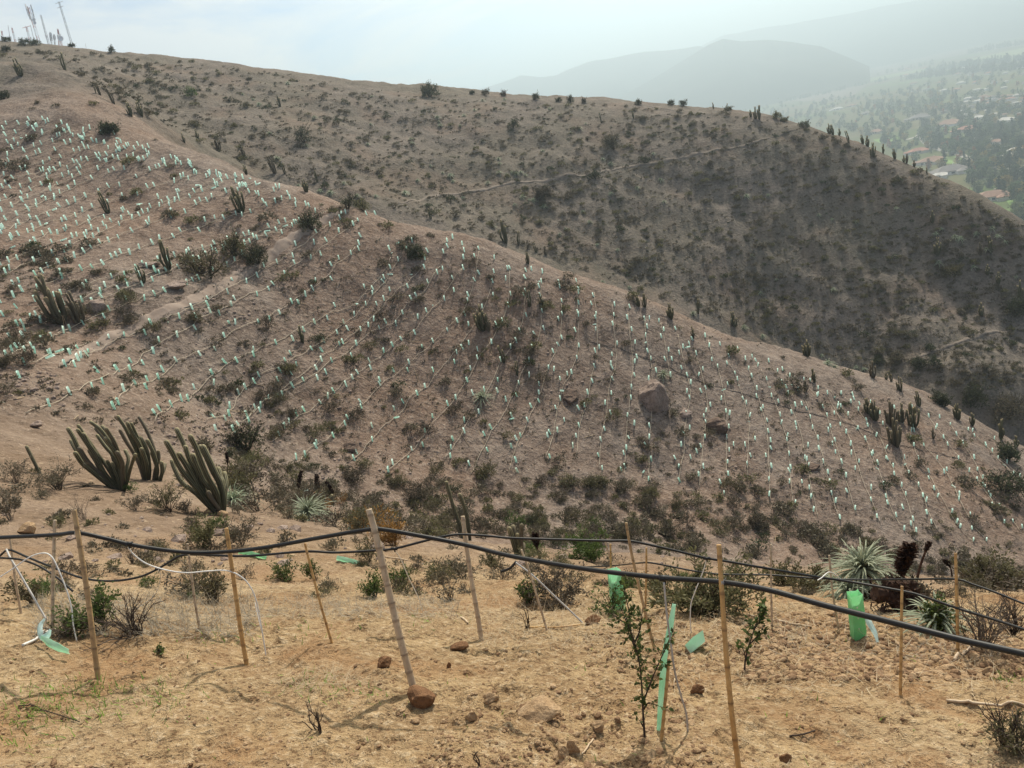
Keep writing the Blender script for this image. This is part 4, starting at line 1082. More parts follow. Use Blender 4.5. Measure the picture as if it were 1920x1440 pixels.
CL_B = [[(645,220),(710,320),(760,420),(830,560),(890,700),(920,850)],[(740,285),(800,400),(860,500),(900,640),(930,850)],[(780,290),(830,400),(870,500),(920,640),(940,850)],[(860,230),(920,330),(970,440),(1010,560),(1030,700),(1000,850)],[(670,360),(730,470),(800,580),(860,700),(900,850)],
 [(740,330),(790,430),(840,540),(880,680),(910,850)],[(780,390),(830,480),(870,560),(900,700),(920,850)],[(870,430),(920,520),(950,620),(960,740),(950,860)],[(940,460),(990,560),(1020,650),(1040,760),(1020,850)],[(980,580),(1010,660),(1030,740),(1010,850)],[(880,545),(920,640),(940,740),(940,860)],[(820,560),(860,650),(890,750),(930,860)],[(1050,570),(1055,640),(1030,720),(990,850)],[(1080,680),(1090,760),(1060,850)],[(1115,695),(1100,760),(1040,855)]]
CL_C = [[(1130,475),(1190,580),(1260,720),(1340,830),(1450,960),(1530,1080),(1640,1185)],[(1235,350),(1280,440),(1310,510),(1350,600),(1430,760),(1500,930),(1640,1180)],[(1320,525),(1360,650),(1430,780),(1460,920),(1540,1080),(1650,1190)],[(1370,420),(1430,540),(1490,700),(1560,850),(1630,980),(1680,1180)],[(1395,610),(1440,720),(1500,850),(1590,980),(1680,1180)],
 [(1470,520),(1540,650),(1600,780),(1660,900),(1690,1050),(1690,1190)],[(1500,520),(1560,640),(1620,770),(1680,900),(1705,1050),(1690,1190)],[(1630,750),(1660,850),(1690,950),(1700,1180)],[(1710,790),(1725,880),(1710,980),(1695,1180)],[(1185,665),(1220,760),(1290,880),(1440,1000),(1640,1185)],[(1550,980),(1600,1060),(1650,1130),(1685,1195)],[(1650,740),(1680,830),(1695,900),(1695,1190)],[(1260,600),(1320,690),(1390,810),(1500,1000),(1650,1190)]]
def near_cactus(stems, base, R, label, spread=0.5, seed=0, ring=0.05, dscale=1.0):
    rng = np.random.default_rng(seed)
    b = hit(*base, 4, 60); d0 = float(b @ FWD)
    root = empty('cactus', b); pass
    for s in stems:
        off = rng.uniform(-1, 1) * spread
        n = len(s)
        P = np.array([at(u, v, d0 + off * (1 - k / (n - 1))) for k, (u, v) in enumerate(s)])[::-1] - b
        P[0, 2] -= 0.06
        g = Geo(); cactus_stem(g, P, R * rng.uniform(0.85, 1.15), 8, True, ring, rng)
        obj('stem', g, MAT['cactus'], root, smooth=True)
    return tag(root, label, 'cactus', 'big column cacti on the near slope')
near_cactus([px_zoom(s) for s in CL_A], (222, 919), 0.046, 'widest dense cactus clump, in front of another clump at the gully edge', 0.6, 1)
near_cactus([px_zoom(s) for s in CL_B], (275, 900), 0.046, 'cactus clump standing just behind the widest clump', 0.6, 2)
near_cactus([px_zoom(s) for s in CL_C], (413, 964), 0.057, 'tall leaning cactus clump with pale stones at its foot', 0.5, 3)
near_cactus([[(837,905),(850,950),(862,985),(868,1014)],[(862,928),(872,955),(878,985),(881,1014)],[(857,984),(862,1000),(868,1014)]], (873, 1012), 0.085, 'two-armed slim cactus behind the hanging black pipe', 0.2, 4)
near_cactus([[(962,988),(965,1005),(972,1042)],[(978,985),(978,1010),(977,1042)],[(970,1003),(973,1020),(975,1042)],[(981,1021),(981,1030),(978,1042)],[(955,992),(962,1015),(970,1042)]], (975, 1041), 0.036, 'short cactus with five stubby arms beside a thin cane', 0.15, 5)
near_cactus([[(50,838),(62,862),(76,890)]], (76, 889), 0.045, 'single slanting cactus column near the left frame side', 0.05, 6)
near_cactus([[(622,930),(623,946)],[(605,921),(610,944)]], (616, 945), 0.08, 'pair of cactus stubs between dead flower spikes', 0.1, 7, 0.04)

# ------------------------------------------------------------------ canes
def cane_mat(name, a, b_, node):
    m, t, b, o = mat_new(name); P = coords(t)
    f = noise(t, P, 14, 5); c = ramp(t, f, [(0.3, a), (0.7, b_)])
    c = mixc(t, tone(t), c, node)
    c = mixc(t, mth(t, 'MULTIPLY', ramp(t, noise(t, P, 45, 4), [(0.55, (0, 0, 0)), (0.7, (1, 1, 1))]), 0.5), c, tuple(0.5 * q for q in a))
    t.links.new(c, b.inputs['Base Color']); b.inputs['Roughness'].default_value = 0.55; return m
MAT['cane_pale'] = cane_mat('pale_cane', (0.42, 0.30, 0.19), (0.56, 0.44, 0.30), (0.20, 0.13, 0.075))
MAT['cane_gold'] = cane_mat('golden_cane', (0.42, 0.225, 0.075), (0.58, 0.36, 0.14), (0.13, 0.065, 0.03))
MAT['cane_dark'] = cane_mat('mottled_cane', (0.30, 0.18, 0.08), (0.50, 0.34, 0.17), (0.09, 0.05, 0.03))
def cane(px, wpx, mat, label, base_d=None, node=0.085, rng=np.random.default_rng(8), group='canes holding up the hanging pipes', name='cane'):
    b = hit(*px[-1]) if base_d is None else at(*px[-1], base_d)
    if b is None: b = at(*px[-1], near_d(px[-1][1]))
    d0 = float(b @ FWD)
    P = np.array([at(u, v, d0) for u, v in px[::-1]]) - b
    P[0] -= (P[1] - P[0]) / np.linalg.norm(P[1] - P[0]) * 0.06
    L = np.linalg.norm(np.diff(P, axis=0), axis=1).sum(); m = max(12, int(L / 0.007))
    Q = smooth_path(P, m); s = np.linspace(0, L, m)
    Q = Q + 0.004 * np.stack([vnoise(s * 3, s * 0 + 1, int(px[0][0])), vnoise(s * 3, s * 0 + 5, int(px[0][0])), 0 * s], -1)
    r = wpx / FPX * d0 / 2
    ph = (s + rng.uniform(0, node)) % (node * rng.uniform(0.9, 1.2))
    nd = np.exp(-((ph - node / 2) / 0.0055) ** 2)
    V, F = tube(Q, r * (1.06 - 0.16 * s / L) * (1 + 0.13 * nd), 10)
    a = np.concatenate([np.repeat(nd * rng.uniform(0.5, 0.95), 10), [0.3, 0.6]])
    o = obj(name, Geo().add(V, F, 0, a), MAT[mat], smooth=True, loc=b)
    return tag(o, label, 'cane', group)
cane([(139,956),(146,1000),(160,1085),(174,1190),(185,1273)], 9.5, 'cane_dark', 'mottled dark-noded cane, thickest at the left, carrying the front pipe')
cane([(103,975),(101,1040),(99,1110),(98,1190)], 6.5, 'cane_pale', 'pale grey cane just behind the mottled left cane')
cane([(18,1008),(24,1050),(31,1100),(39,1150)], 4.5, 'cane_pale', 'thin pale cane nearest the left frame side')
cane([(424,990),(431,1040),(442,1120),(452,1190),(462,1246)], 8, 'cane_gold', 'golden cane with dark rings below the dip of the front pipe')
cane([(351,1019),(358,1070),(366,1130),(374,1180)], 4.5, 'cane_pale', 'thin pale cane holding the second pipe, left of the golden ringed cane')
cane([(572,1018),(582,1060),(600,1130),(622,1206)], 4.8, 'cane_gold', 'slender orange cane leaning left between the golden and the thick pale cane')
cane([(692,955),(697,972),(704,1000),(722,1080),(744,1170),(762,1240),(778,1299)], 13.5, 'cane_pale', 'thick pale cane with crooked top and a brown rock at its foot', node=0.08)
cane([(867,968),(872,1010),(884,1090),(895,1150),(903,1199)], 8.5, 'cane_pale', 'straight pale cane right of the thick crooked cane')
cane([(977,1030),(990,1065),(1010,1130),(1025,1182)], 4.2, 'cane_pale', 'thin bleached cane crossing a slanting white hose')
cane([(1174,980),(1185,1040),(1205,1130),(1226,1212)], 5.5, 'cane_dark', 'brown cane leaning left that passes behind the front pipe')
cane([(1212,1027),(1211,1080),(1209,1164)], 4, 'cane_gold', 'short thin cane holding the third pipe beside the leaning brown cane')
cane([(1135,1016),(1141,1035),(1147,1060),(1149,1080)], 3.2, 'cane_pale', 'thin dead cane tip behind the pale upright tree tube', 7.5)
cane([(1145,1020),(1146,1070),(1147,1140)], 3.8, 'cane_gold', 'thin golden stake of the pale upright tree tube')
cane([(1348,1021),(1355,1120),(1362,1220),(1371,1320),(1380,1400),(1386,1452)], 10, 'cane_gold', 'tall golden cane with grey rings in front of the leafy seedling', near_d(1452), 0.12)
cane([(1446,1020),(1446,1090),(1447,1172)], 3.8, 'cane_pale', 'thin upright pale cane right of the tall golden cane')
cane([(1555,1041),(1562,1110),(1573,1186)], 4.2, 'cane_pale', 'thin pale cane with a white hose loop at the big rosette')
cane([(1691,1099),(1690,1200),(1689,1303)], 5.4, 'cane_gold', 'upright golden cane crossed by the front pipe, shadow at its foot')
cane([(1792,1037),(1794,1130),(1796,1228)], 5.6, 'cane_gold', 'upright golden cane carrying the third pipe at the right')
cane([(1253,1235),(1250,1275),(1245,1330),(1240,1388)], 6.5, 'cane_gold', 'dark ringed cane stub beside the flattened mint strip', None, 0.04)
cane([(1594,1111),(1596,1150),(1598,1192)], 3.6, 'cane_gold', 'thin stake touching the bright green tree tube')
# canes and sticks that lie on the ground
def lying(px, wpx, mat, label, name='stick', lift=0.012):
    P = [hit(u, v) for u, v in px]; P = [p for p in P if p is not None]; d = float(P[0] @ FWD); r = wpx / FPX * d / 2
    Q = smooth_path(np.array(P), 24); Q[:, 2] = np.maximum(Q[:, 2], height(Q[:, 0], Q[:, 1])) + r * 0.7 + lift * 0.3
    s = np.linspace(0, 1, 24)
    V, F = tube(Q - Q[0], r * (1.1 - 0.3 * s) * (1 + 0.1 * vnoise(s * 9, s * 0, int(px[0][0]))), 8)
    return tag(obj(name, Geo().add(V, F, 0, 0.1), MAT[mat], smooth=True, loc=Q[0]), label, 'stick')
lying([(1775,1316),(1830,1321),(1880,1326),(1935,1331)], 5.5, 'cane_pale', 'long pale pole lying at the right frame side')
lying([(1790,1241),(1806,1230),(1822,1215)], 7, 'cane_pale', 'short thick pale branch piece under the third pipe')
lying([(1450,1165),(1485,1172),(1522,1177)], 4, 'cane_pale', 'grey stick lying on the clods left of the bright green tube')
lying([(1305,1147),(1360,1152),(1415,1158)], 3.6, 'cane_pale', 'long bleached stick lying in front of the green bush')
lying([(992,1178),(1040,1178),(1088,1173)], 3, 'cane_gold', 'yellow straw cane lying at the foot of the thin bleached cane')
lying([(1113,1388),(1103,1402),(1092,1417)], 3.5, 'cane_pale', 'short pale stick in the front clods')
lying([(1481,1383),(1505,1379),(1528,1372)], 3.5, 'twig_dark', 'dark forked twig on bare front soil')
lying([(35,1325),(80,1333),(120,1345),(150,1355)], 2.2, 'twig_dark', 'thin dark twig across the green sprouts')
lying([(723,1046),(745,1048),(765,1052)], 2.6, 'cane_pale', 'short pale cane lying behind the front pipe')
lying([(864,1159),(872,1164),(878,1170)], 4, 'cane_pale', 'short white stick near the straight pale cane')

# ------------------------------------------------------------------ hanging irrigation pipes and white drip hoses
MAT['white_hose'] = plain('white_drip_hose', (0.66, 0.64, 0.60), (0.78, 0.77, 0.74), 6, 0.45, 0, 0.4)
MAT['grey_hose'] = plain('grey_drip_hose', (0.34, 0.32, 0.30), (0.5, 0.48, 0.45), 6, 0.5, 0, 0.4)
def ties(o, pts, dk, r):
    b = np.array(o.location)
    for u, v in pts:
        d = float(np.interp(u, [k[0] for k in dk], [k[1] for k in dk])); p = at(u, v, d) - b; g = Geo()
        for k in range(3):
            a = np.linspace(0, 2 * np.pi, 15); q = p + CR * (0.004 * (k - 1)) + FWD * 0.008
            g.add(*tube(q + np.outer(np.cos(a), FWD) * (r + 0.014) + np.outer(np.sin(a), CU) * (r + 0.003), 0.0016, 5, False))
        g.add(*tube([p - FWD * 0.01, p - FWD * 0.018 + CU * 0.02 + CR * 0.012], 0.0014, 4))
        obj('wire_tie', g, MAT['grey_hose'], o)
def hang(name, px, dk, r, mat, label, cat, n=160, sides=10, tees=()):
    us = np.array([p[0] for p in px], float)
    t = np.linspace(0, 1, len(px)) if dk and len(dk[0]) == 3 else None
    if callable(dk): D = [dk(i, u, v) for i, (u, v) in enumerate(px)]
    else: D = np.interp(us, [k[0] for k in dk], [k[1] for k in dk])
    P = np.array([at(u, v, d) for (u, v), d in zip(px, D)]); b = P[0].copy()
    Q = smooth_path(P - b, n)
    o = obj(name, Geo().add(*tube(Q, r, sides)), MAT[mat], smooth=True, loc=b)
    tag(o, label, cat)
    for (u, v) in tees:
        d = float(np.interp(u, [k[0] for k in dk], [k[1] for k in dk])); p = at(u, v, d) - b
        g = Geo(); g.add(*tube([p + np.array([0, 0, 0.004]), p - np.array([0, 0, r * 1.2 + 0.012])], [r * 0.75, r * 0.6], 8)); g.add(*tube([p - CR * 0.02 , p + CR * 0.02], [r * 1.22, r * 1.22], 10))
        obj('tee_fitting', g, MAT['pipe'], o, smooth=True)
    return o
D1 = [(-60, 4.25), (145, 3.97), (430, 4.1), (700, 3.78), (870, 3.7), (1100, 3.35), (1350, 2.99), (1690, 2.5), (2000, 2.15)]
P1 = [(-40,1012),(0,1008),(100,1003),(145,999),(200,1010),(240,1020),(300,1030),(360,1036),(430,1034),(500,1026),(600,1008),(690,993),(720,993),(800,1007),(870,1021),(960,1043),(1100,1067),(1240,1083),(1350,1091),(1440,1106),(1550,1136),(1690,1171),(1800,1199),(1920,1226),(1990,1242)]
_p1 = hang('irrigation_pipe', P1, D1, 0.0105, 'pipe', 'thick black hanging pipe nearest the viewer, draped from cane to cane', 'pipe', 260, 12, [(241, 1020), (1245, 1084)])
ties(_p1, [(145, 999), (703, 993), (1353, 1091)], D1, 0.0105)
D2 = [(-60, 5.6), (20, 5.5), (350, 4.9), (575, 4.62), (870, 4.68), (1180, 4.55), (1440, 4.5), (1570, 4.7), (1797, 4.3), (2000, 3.6)]
P2 = [(-30,1060),(0,1042),(10,1033),(22,1032),(50,1044),(82,1057),(120,1072),(155,1084),(190,1089),(215,1089),(242,1086),(270,1079),(297,1066),(322,1051),(342,1041),(375,1040),(425,1042),(475,1042),(572,1034),(630,1036),(705,1032),(742,1028),(805,1012),(842,1004),(868,1002),(917,1005),(960,1009),(1060,1012),(1135,1014),(1172,1014),(1197,1017),(1260,1031),(1322,1046),(1360,1052),(1440,1066),(1527,1081),(1595,1091),(1690,1108),(1727,1117),(1797,1141),(1865,1162),(1920,1180),(1980,1200)]
hang('irrigation_pipe', P2, D2, 0.0075, 'pipe', 'second black pipe, thinner, looping low at the left behind the front pipe', 'pipe', 300, 9, [(297, 1067), (739, 1029), (1325, 1047)])
hang('irrigation_pipe', [(-20,1046),(0,1046),(37,1049),(70,1060),(95,1075),(112,1087),(137,1109)], [(-60, 5.2), (137, 5.1)], 0.007, 'pipe', 'short black pipe end dropping under the second pipe at the left', 'pipe', 60)
D3 = [(1090, 7.3), (1150, 7.0), (1215, 5.4), (1440, 5.2), (1620, 5.0), (1797, 4.32), (2000, 3.9)]
P3 = [(1095,1063),(1147,1061),(1195,1056),(1217,1055),(1247,1060),(1310,1072),(1360,1077),(1440,1078),(1527,1084),(1615,1087),(1715,1086),(1792,1086),(1822,1095),(1865,1110),(1920,1132),(1980,1155)]
hang('irrigation_pipe', P3, D3, 0.0062, 'pipe', 'third black pipe, thinnest, running behind the big silver rosette', 'pipe', 160, 8)
hang('pipe_end', [(968,1053),(962,1060),(955,1066),(940,1072)], [(900, 5.2), (1000, 5.1)], 0.009, 'pipe', 'black pipe fitting end beside the thin bleached cane', 'fitting', 20)
def drip(px, d, r, mat, label):
    dd = [(float(i), 0) for i in range(2)]
    P = np.array([at(u, v, d[0] + (d[1] - d[0]) * k / (len(px) - 1)) for k, (u, v) in enumerate(px)]); b = P[0].copy()
    tag(obj('drip_hose', Geo().add(*tube(smooth_path(P - b, 60), r, 7)), MAT[mat], smooth=True, loc=b), label, 'hose')
drip([(241,1026),(250,1039),(275,1057),(312,1069),(350,1074),(387,1071),(425,1070),(450,1080),(467,1097),(480,1125),(490,1175),(499,1232)], (4.05, 4.3), 0.0037, 'white_hose', 'white drip hose hanging from the left tee of the front pipe')
drip([(-20,1095),(0,1082),(25,1066),(55,1045),(80,1037),(95,1042),(107,1062),(125,1107),(134,1140),(137,1170),(144,1203)], (4.6, 4.55), 0.0037, 'white_hose', 'white drip hose arching over the thin pale canes at the left')
drip([(12,1030),(19,1045),(32,1067),(60,1115),(87,1162)], (5.3, 5.0), 0.0065, 'grey_hose', 'thick greyish hose slanting down to the torn mint strips')
drip([(297,1069),(301,1082),(295,1107),(280,1125),(250,1145)], (4.95, 5.6), 0.003, 'white_hose', 'thin white hose under the low loop of the second pipe')
drip([(1245,1092),(1250,1150),(1257,1200),(1265,1258),(1277,1305),(1287,1340),(1290,1380)], (3.13, 3.3), 0.0042, 'grey_hose', 'pale hose dropping from the front pipe beside the leafy seedling')
drip([(1325,1049),(1317,1075),(1302,1112),(1295,1137),(1295,1177),(1299,1200)], (4.55, 4.75), 0.0034, 'white_hose', 'white hose hanging from the second pipe before the green bush')
drip([(739,1031),(752,1050),(767,1085),(785,1122),(792,1145)], (4.65, 5.2), 0.0028, 'white_hose', 'white hose hanging behind the thick crooked cane')
drip([(967,1055),(1000,1080),(1040,1118),(1080,1156),(1096,1172)], (5.1, 5.05), 0.006, 'grey_hose', 'straight greyish hose slanting down across the thin bleached cane')
drip([(1533,1088),(1541,1083),(1550,1075),(1556,1073),(1565,1077),(1577,1087)], (4.6, 4.8), 0.0035, 'white_hose', 'white hose loop over the pipe at the big rosette')
drip([(478,1130),(486,1165),(494,1200),(499,1238)], (4.4, 4.3), 0.002, 'white_hose', 'thin white hose end beside the golden ringed cane')

# ------------------------------------------------------------------ green tree guards
def guard_mat(name, a, b_):
    m, t, b, o = mat_new(name); P = coords(t)
    sepx = t.nodes.new('ShaderNodeSeparateXYZ'); t.links.new(P, sepx.inputs[0])
    c = ramp(t, noise(t, P, 9, 3), [(0.35, a), (0.65, b_)])
    t.links.new(c, b.inputs['Base Color']); b.inputs['Roughness'].default_value = 0.35
    tr = t.nodes.new('ShaderNodeBsdfTranslucent'); t.links.new(c, tr.inputs['Color'])
    ms = t.nodes.new('ShaderNodeMixShader'); ms.inputs[0].default_value = 0.62
    t.links.new(b.outputs[0], ms.inputs[1]); t.links.new(tr.outputs[0], ms.inputs[2]); t.links.new(ms.outputs[0], o.inputs['Surface'])
    return m
MAT['guard_green'] = guard_mat('green_guard_plastic', (0.44, 0.78, 0.50), (0.55, 0.86, 0.62))
MAT['guard_mint'] = guard_mat('mint_guard_plastic', (0.52, 0.82, 0.62), (0.66, 0.90, 0.74))
MAT['guard_pale'] = guard_mat('bleached_guard_plastic', (0.68, 0.85, 0.82), (0.80, 0.92, 0.90))
MAT['hole'] = plain('vent_hole', (0.72, 0.78, 0.62), (0.78, 0.82, 0.68), 20)
def guard(px_base, h, w, mat, label, rz=0.1, tilt=(0, 0), crumple=0.0, seed=0, holes=True, depth=None):
    rng = np.random.default_rng(seed); b = hit(*px_base)
    if b is None: b = at(*px_base, depth)
    root = empty('tree_guard', b); root.rotation_euler = (tilt[0], tilt[1], rz)
    g = Geo(); nz, ns = 10, 16
    sq = []
    for k in range(ns):
        q = k / ns * 4; e = int(q); f = q - e; c = [(-1, -1), (1, -1), (1, 1), (-1, 1)]
        p0, p1 = np.array(c[e]), np.array(c[(e + 1) % 4]); sq.append((p0 + (p1 - p0) * f) * np.array([w / 2, w * 0.38]))
    sq = np.array(sq)
    for ins in (1.0, 0.985):
        V = []
        for i in range(nz):
            z = h * i / (nz - 1); o = crumple * np.stack([vnoise(np.arange(ns) * 0.7, np.full(ns, i * 0.6), seed), vnoise(np.arange(ns) * 0.7 + 9, np.full(ns, i * 0.6), seed)], -1)
            zz = np.full(ns, z) + (0.04 * h * vnoise(np.arange(ns) * 0.9, np.zeros(ns), seed + 3) if i == nz - 1 else 0)
            V.append(np.column_stack([sq * ins * (1 - 0.06 * i / nz) + o, zz]))
        V = np.concatenate(V)
        F = np.array([[i * ns + k, i * ns + (k + 1) % ns, (i + 1) * ns + (k + 1) % ns, (i + 1) * ns + k] for i in range(nz - 1) for k in range(ns)])
        g.add(V, F if ins == 1.0 else F[:, ::-1])
    obj('sleeve', g, MAT[mat], root)
    if holes:
        for zf in (0.28, 0.52, 0.76):
            c = np.array([-0.1 * w, -w * 0.38 - 0.004, h * zf]); a = np.linspace(0, 2 * np.pi, 10, endpoint=False)
            V = np.concatenate([np.stack([c[0] + 0.0045 * np.cos(a), np.full(10, c[1] - 0.002 * k), c[2] + 0.006 * np.sin(a)], -1) for k in (0, 1)] + [[c - [0, 0.002, 0]]])
            F = [[k, (k + 1) % 10, 10 + (k + 1) % 10, 10 + k] for k in range(10)] + [[10 + k, 10 + (k + 1) % 10, 20, -1] for k in range(10)]
            obj('vent_hole', Geo().add(V, np.array(F)), MAT['hole'], root)
    return root, label
def strip(px, d, wd, mat, name, parent=None, fold=0.25, wobble=0.0, seed=0, n=40, wdir=None):
    """plastic strip with thickness and a fold along its middle"""
    P = np.array([at(u, v, d[0] + (d[1] - d[0]) * k / (len(px) - 1)) for k, (u, v) in enumerate(px)]); b = P[0].copy()
    Q = smooth_path(P - b, n); T = np.gradient(Q, axis=0); T /= np.linalg.norm(T, axis=1)[:, None]
    S = np.cross(T, FWD); S /= np.linalg.norm(S, axis=1)[:, None]; Nn = np.cross(S, T)
    t = np.linspace(0, 1, n); wv = np.interp(t, np.linspace(0, 1, len(wd)), wd) * (1 + 0.12 * vnoise(t * 7, t * 0, seed))
    tw = wobble * np.sin(t * 5 + seed)
    S, Nn = S * np.cos(tw)[:, None] + Nn * np.sin(tw)[:, None], Nn * np.cos(tw)[:, None] - S * np.sin(tw)[:, None]
    prof = [(-0.5, 0), (-0.25, fold * 0.6), (0, fold), (0.25, fold * 0.6), (0.5, 0)]
    V = [Q + S * (wv * a)[:, None] + Nn * (wv * c * -1 + th)[:, None] for th in (0.0008, -0.0008) for a, c in prof]
    V = np.stack(V, 1).reshape(-1, 3); k = 10; ring = [0, 1, 2, 3, 4, 9, 8, 7, 6, 5]
    F = [[i * k + ring[j], i * k + ring[(j + 1) % 10], (i + 1) * k + ring[(j + 1) % 10], (i + 1) * k + ring[j]] for i in range(n - 1) for j in range(10)]
    return obj(name, Geo().add(V, np.array(F)), MAT[mat], parent, loc=(b if parent is None else b - np.array(parent.location)))
G1, lab = guard((1610, 1195), 0.325, 0.078, 'guard_green', '', 0.06, (0.0, 0.0), 0.006, 1)
tag(G1, 'bright green upright tree guard with three holes below the big rosette', 'tree guard')
G1.rotation_euler.z = 0.0
strip([(1621,1150),(1630,1168),(1640,1186),(1646,1206)], (4.72, 4.6), [0.022, 0.035, 0.03, 0.018], 'guard_pale', 'torn_flap', G1, 0.2, 0.4, 3)
G2, lab = guard((1160, 1142), 0.34, 0.088, 'guard_mint', '', 0.25, (0.02, 0.06), 0.012, 5, True)
tag(G2, 'pale mint crumpled tree guard standing behind the tall seedling', 'tree guard')
s3 = strip([(1264,1132),(1256,1180),(1247,1225),(1241,1290),(1237,1340),(1234,1386)], (3.36, 3.3), [0.017, 0.026, 0.024, 0.028, 0.024, 0.016], 'guard_mint', 'mint_strip', None, 0.35, 0.25, 4)
tag(s3, 'tall flattened mint strip standing against the ringed cane stub', 'tree guard')
p4 = hit(1305, 1214); root = empty('tree_guard', p4 + np.array([0, 0, 0.03])); ax = (at(1321, 1197, float(p4 @ FWD)) - at(1288, 1222, float(p4 @ FWD)))
T4 = tree_tube_geo(3, 0.115, 0.06); m4 = Vector(ax).normalized(); q4 = Vector((0, 0, 1)).rotation_difference(m4).to_matrix()
V4, F4, M4, A4 = T4; obj('sleeve', Geo().add((V4 - [0, 0, 0.055]) @ np.array(q4).T, F4), MAT['guard_mint'], root)
tag(root, 'short mint tube piece lying on the clods right of the tall strip', 'tree guard')
s5 = strip([(84,1160),(76,1172),(75,1185),(80,1196),(90,1190),(95,1180)], (4.5, 4.4), [0.01, 0.03, 0.045, 0.04, 0.03, 0.012], 'guard_pale', 'torn_strip', None, 0.3, 0.3, 2)
tag(s5, 'bleached curled plastic strip at the foot of the slanting grey hose', 'tree guard')
s6 = strip([(77,1195),(92,1205),(108,1213),(130,1222)], (4.42, 4.2), [0.02, 0.045, 0.045, 0.03], 'guard_mint', 'torn_strip', None, 0.15, 0.2, 6)
tag(s6, 'mint green plastic strip flat on the soil below the curled strip', 'tree guard')
lying([(44,1212),(70,1200),(93,1185)], 5, 'white_hose', 'white stick end under the torn mint strips')
for px, d, w, mt, lab in [([(632,1046),(652,1051),(674,1057)], (11.3, 11.0), [0.075, 0.08, 0.075], 'guard_mint', 'mint guard lying flat on the tan slope behind the thick crooked cane'),
        ([(448,1034),(470,1038),(500,1046)], (11.6, 11.2), [0.07, 0.075, 0.05], 'guard_green', 'green guard lying half hidden under the front pipe'),
        ([(566,919),(580,923)], (20, 20), [0.14, 0.14], 'guard_pale', 'white guard fallen between the dead flower spikes'),
        ([(690,985),(672,992),(652,990)], (14, 14), [0.06, 0.08, 0.05], 'guard_pale', 'bleached guard lying by the grey bush under the thick cane tip')]:
    p = hit(*px[len(px) // 2], 3, 60); dd = float(p @ FWD) if p is not None else d[0]
    tag(strip(px, (dd * 0.995, dd * 0.985), [q * dd / d[0] for q in w], mt, 'fallen_guard', None, 0.3, 0.1, int(px[0][0])), lab, 'tree guard')

# ------------------------------------------------------------------ seedlings
def seedling(stems, label, leaf_px, seed, dbase, lsize=0.02, per=26):
    rng = np.random.default_rng(seed); b = hit(*stems[0][0]); b = at(*stems[0][0], dbase) if b is None else b
    d0 = float(b @ FWD); root = empty('seedling', b); gw = Geo(); C, D = [], []
    for s in stems:
        off = rng.uniform(-0.06, 0.06)
        P = np.array([at(u, v, d0 + off * k / len(s)) for k, (u, v) in enumerate(s)]) - b
        Q = smooth_path(P, 26); gw.add(*tube(Q, np.linspace(0.0055 if s is stems[0] else 0.004, 0.0013, 26), 6))
        L = np.linalg.norm(np.diff(P, axis=0), axis=1).sum()
        for t in np.arange(0.14 if s is not stems[0] else 0.42, 1.0, 0.014 / L):
            p = Q[int(t * 25)]; T = Q[min(int(t * 25) + 1, 25)] - Q[max(int(t * 25) - 1, 0)]; T /= np.linalg.norm(T) + 1e-9
            tw = T * 0.5 + rng.normal(size=3) * 0.8; tw /= np.linalg.norm(tw); l = rng.uniform(0.02, 0.085) * (1 if t < 0.8 else 0.6)
            gw.add(*tube([p, p + tw * l * 0.5, p + tw * l], [0.0014, 0.0011, 0.0008], 3, False))
            q = rng.uniform(0.1, 1.05, 7)[:, None]; C.append(p + tw * l * q + rng.normal(size=(7, 3)) * 0.004); D.append(tw + rng.normal(size=(7, 3)) * 0.8)
    obj('stem', gw, MAT['twig_dark'], root)
    C, D = np.concatenate(C), np.concatenate(D); sz = lsize * rng.uniform(0.6, 1.3, len(C)); V, F = leaf_quads(C, D, sz, sz * 0.6, rng)
    obj('foliage', Geo().add(V, F, 0, np.repeat(rng.uniform(0, 1, len(C)), 4)), MAT['leaf_green'], root)
    return tag(root, label, 'seedling')
seedling([[(1209,1386),(1206,1340),(1202,1270),(1196,1230),(1185,1190),(1172,1160),(1162,1135)],[(1196,1230),(1184,1195),(1180,1150),(1172,1110),(1178,1090)],[(1205,1320),(1216,1290),(1230,1255),(1245,1222),(1262,1180)],[(1207,1330),(1216,1318),(1232,1322)],[(1190,1205),(1200,1180),(1205,1140)],[(1206,1362),(1200,1352)],[(1180,1175),(1160,1160),(1145,1150)]],
         'tall thin leafy seedling between the mint guard and the flat strip', 0, 3, 3.3, 0.021)
seedling([[(1396,1256),(1398,1235),(1406,1205),(1416,1175),(1424,1150),(1432,1125)],[(1404,1210),(1418,1195),(1430,1188)],[(1398,1235),(1393,1215)],[(1414,1180),(1428,1160),(1436,1145)]],
         'small bright leafy seedling right of the tall golden cane', 0, 5, 4.0, 0.028)

# ------------------------------------------------------------------ near shrubs
def near_shrub(u, v, w, h, leaf, label, stems=16, subs=8, leaves=1500, ls=0.022, tw='twig', seed=None, flat=0.2, lo=0.2):
    p = hit(u, v, 2, 60)
    d = float(p @ FWD); R = w / FPX * d / 2; H = h / FPX * d
    G = shrub_geo(seed or int(u + v), H, R, stems, subs, leaves, ls, 0.45, max(0.0022, 0.006 * R + 0.001), lo, 3, flat)
    V, F, mi, a = G; root = empty('shrub', p)
    ga = Geo().add(V, F[mi == 0]); obj('stems', ga, MAT[tw], root)
    if leaf and (mi == 1).any(): obj('foliage', Geo().add(V, F[mi == 1], 0, a), MAT[leaf], root)
    return tag(root, label, 'shrub')
near_shrub(190,1184,130,80,'leaf_green','green leafy shrub tangled with dry twigs behind the mottled cane',16,9,1300,0.026,'twig_dark')
near_shrub(255,1190,170,85,None,'bare dark twig tangle right of the green leafy shrub',22,11,0,0.02,'twig_dark')
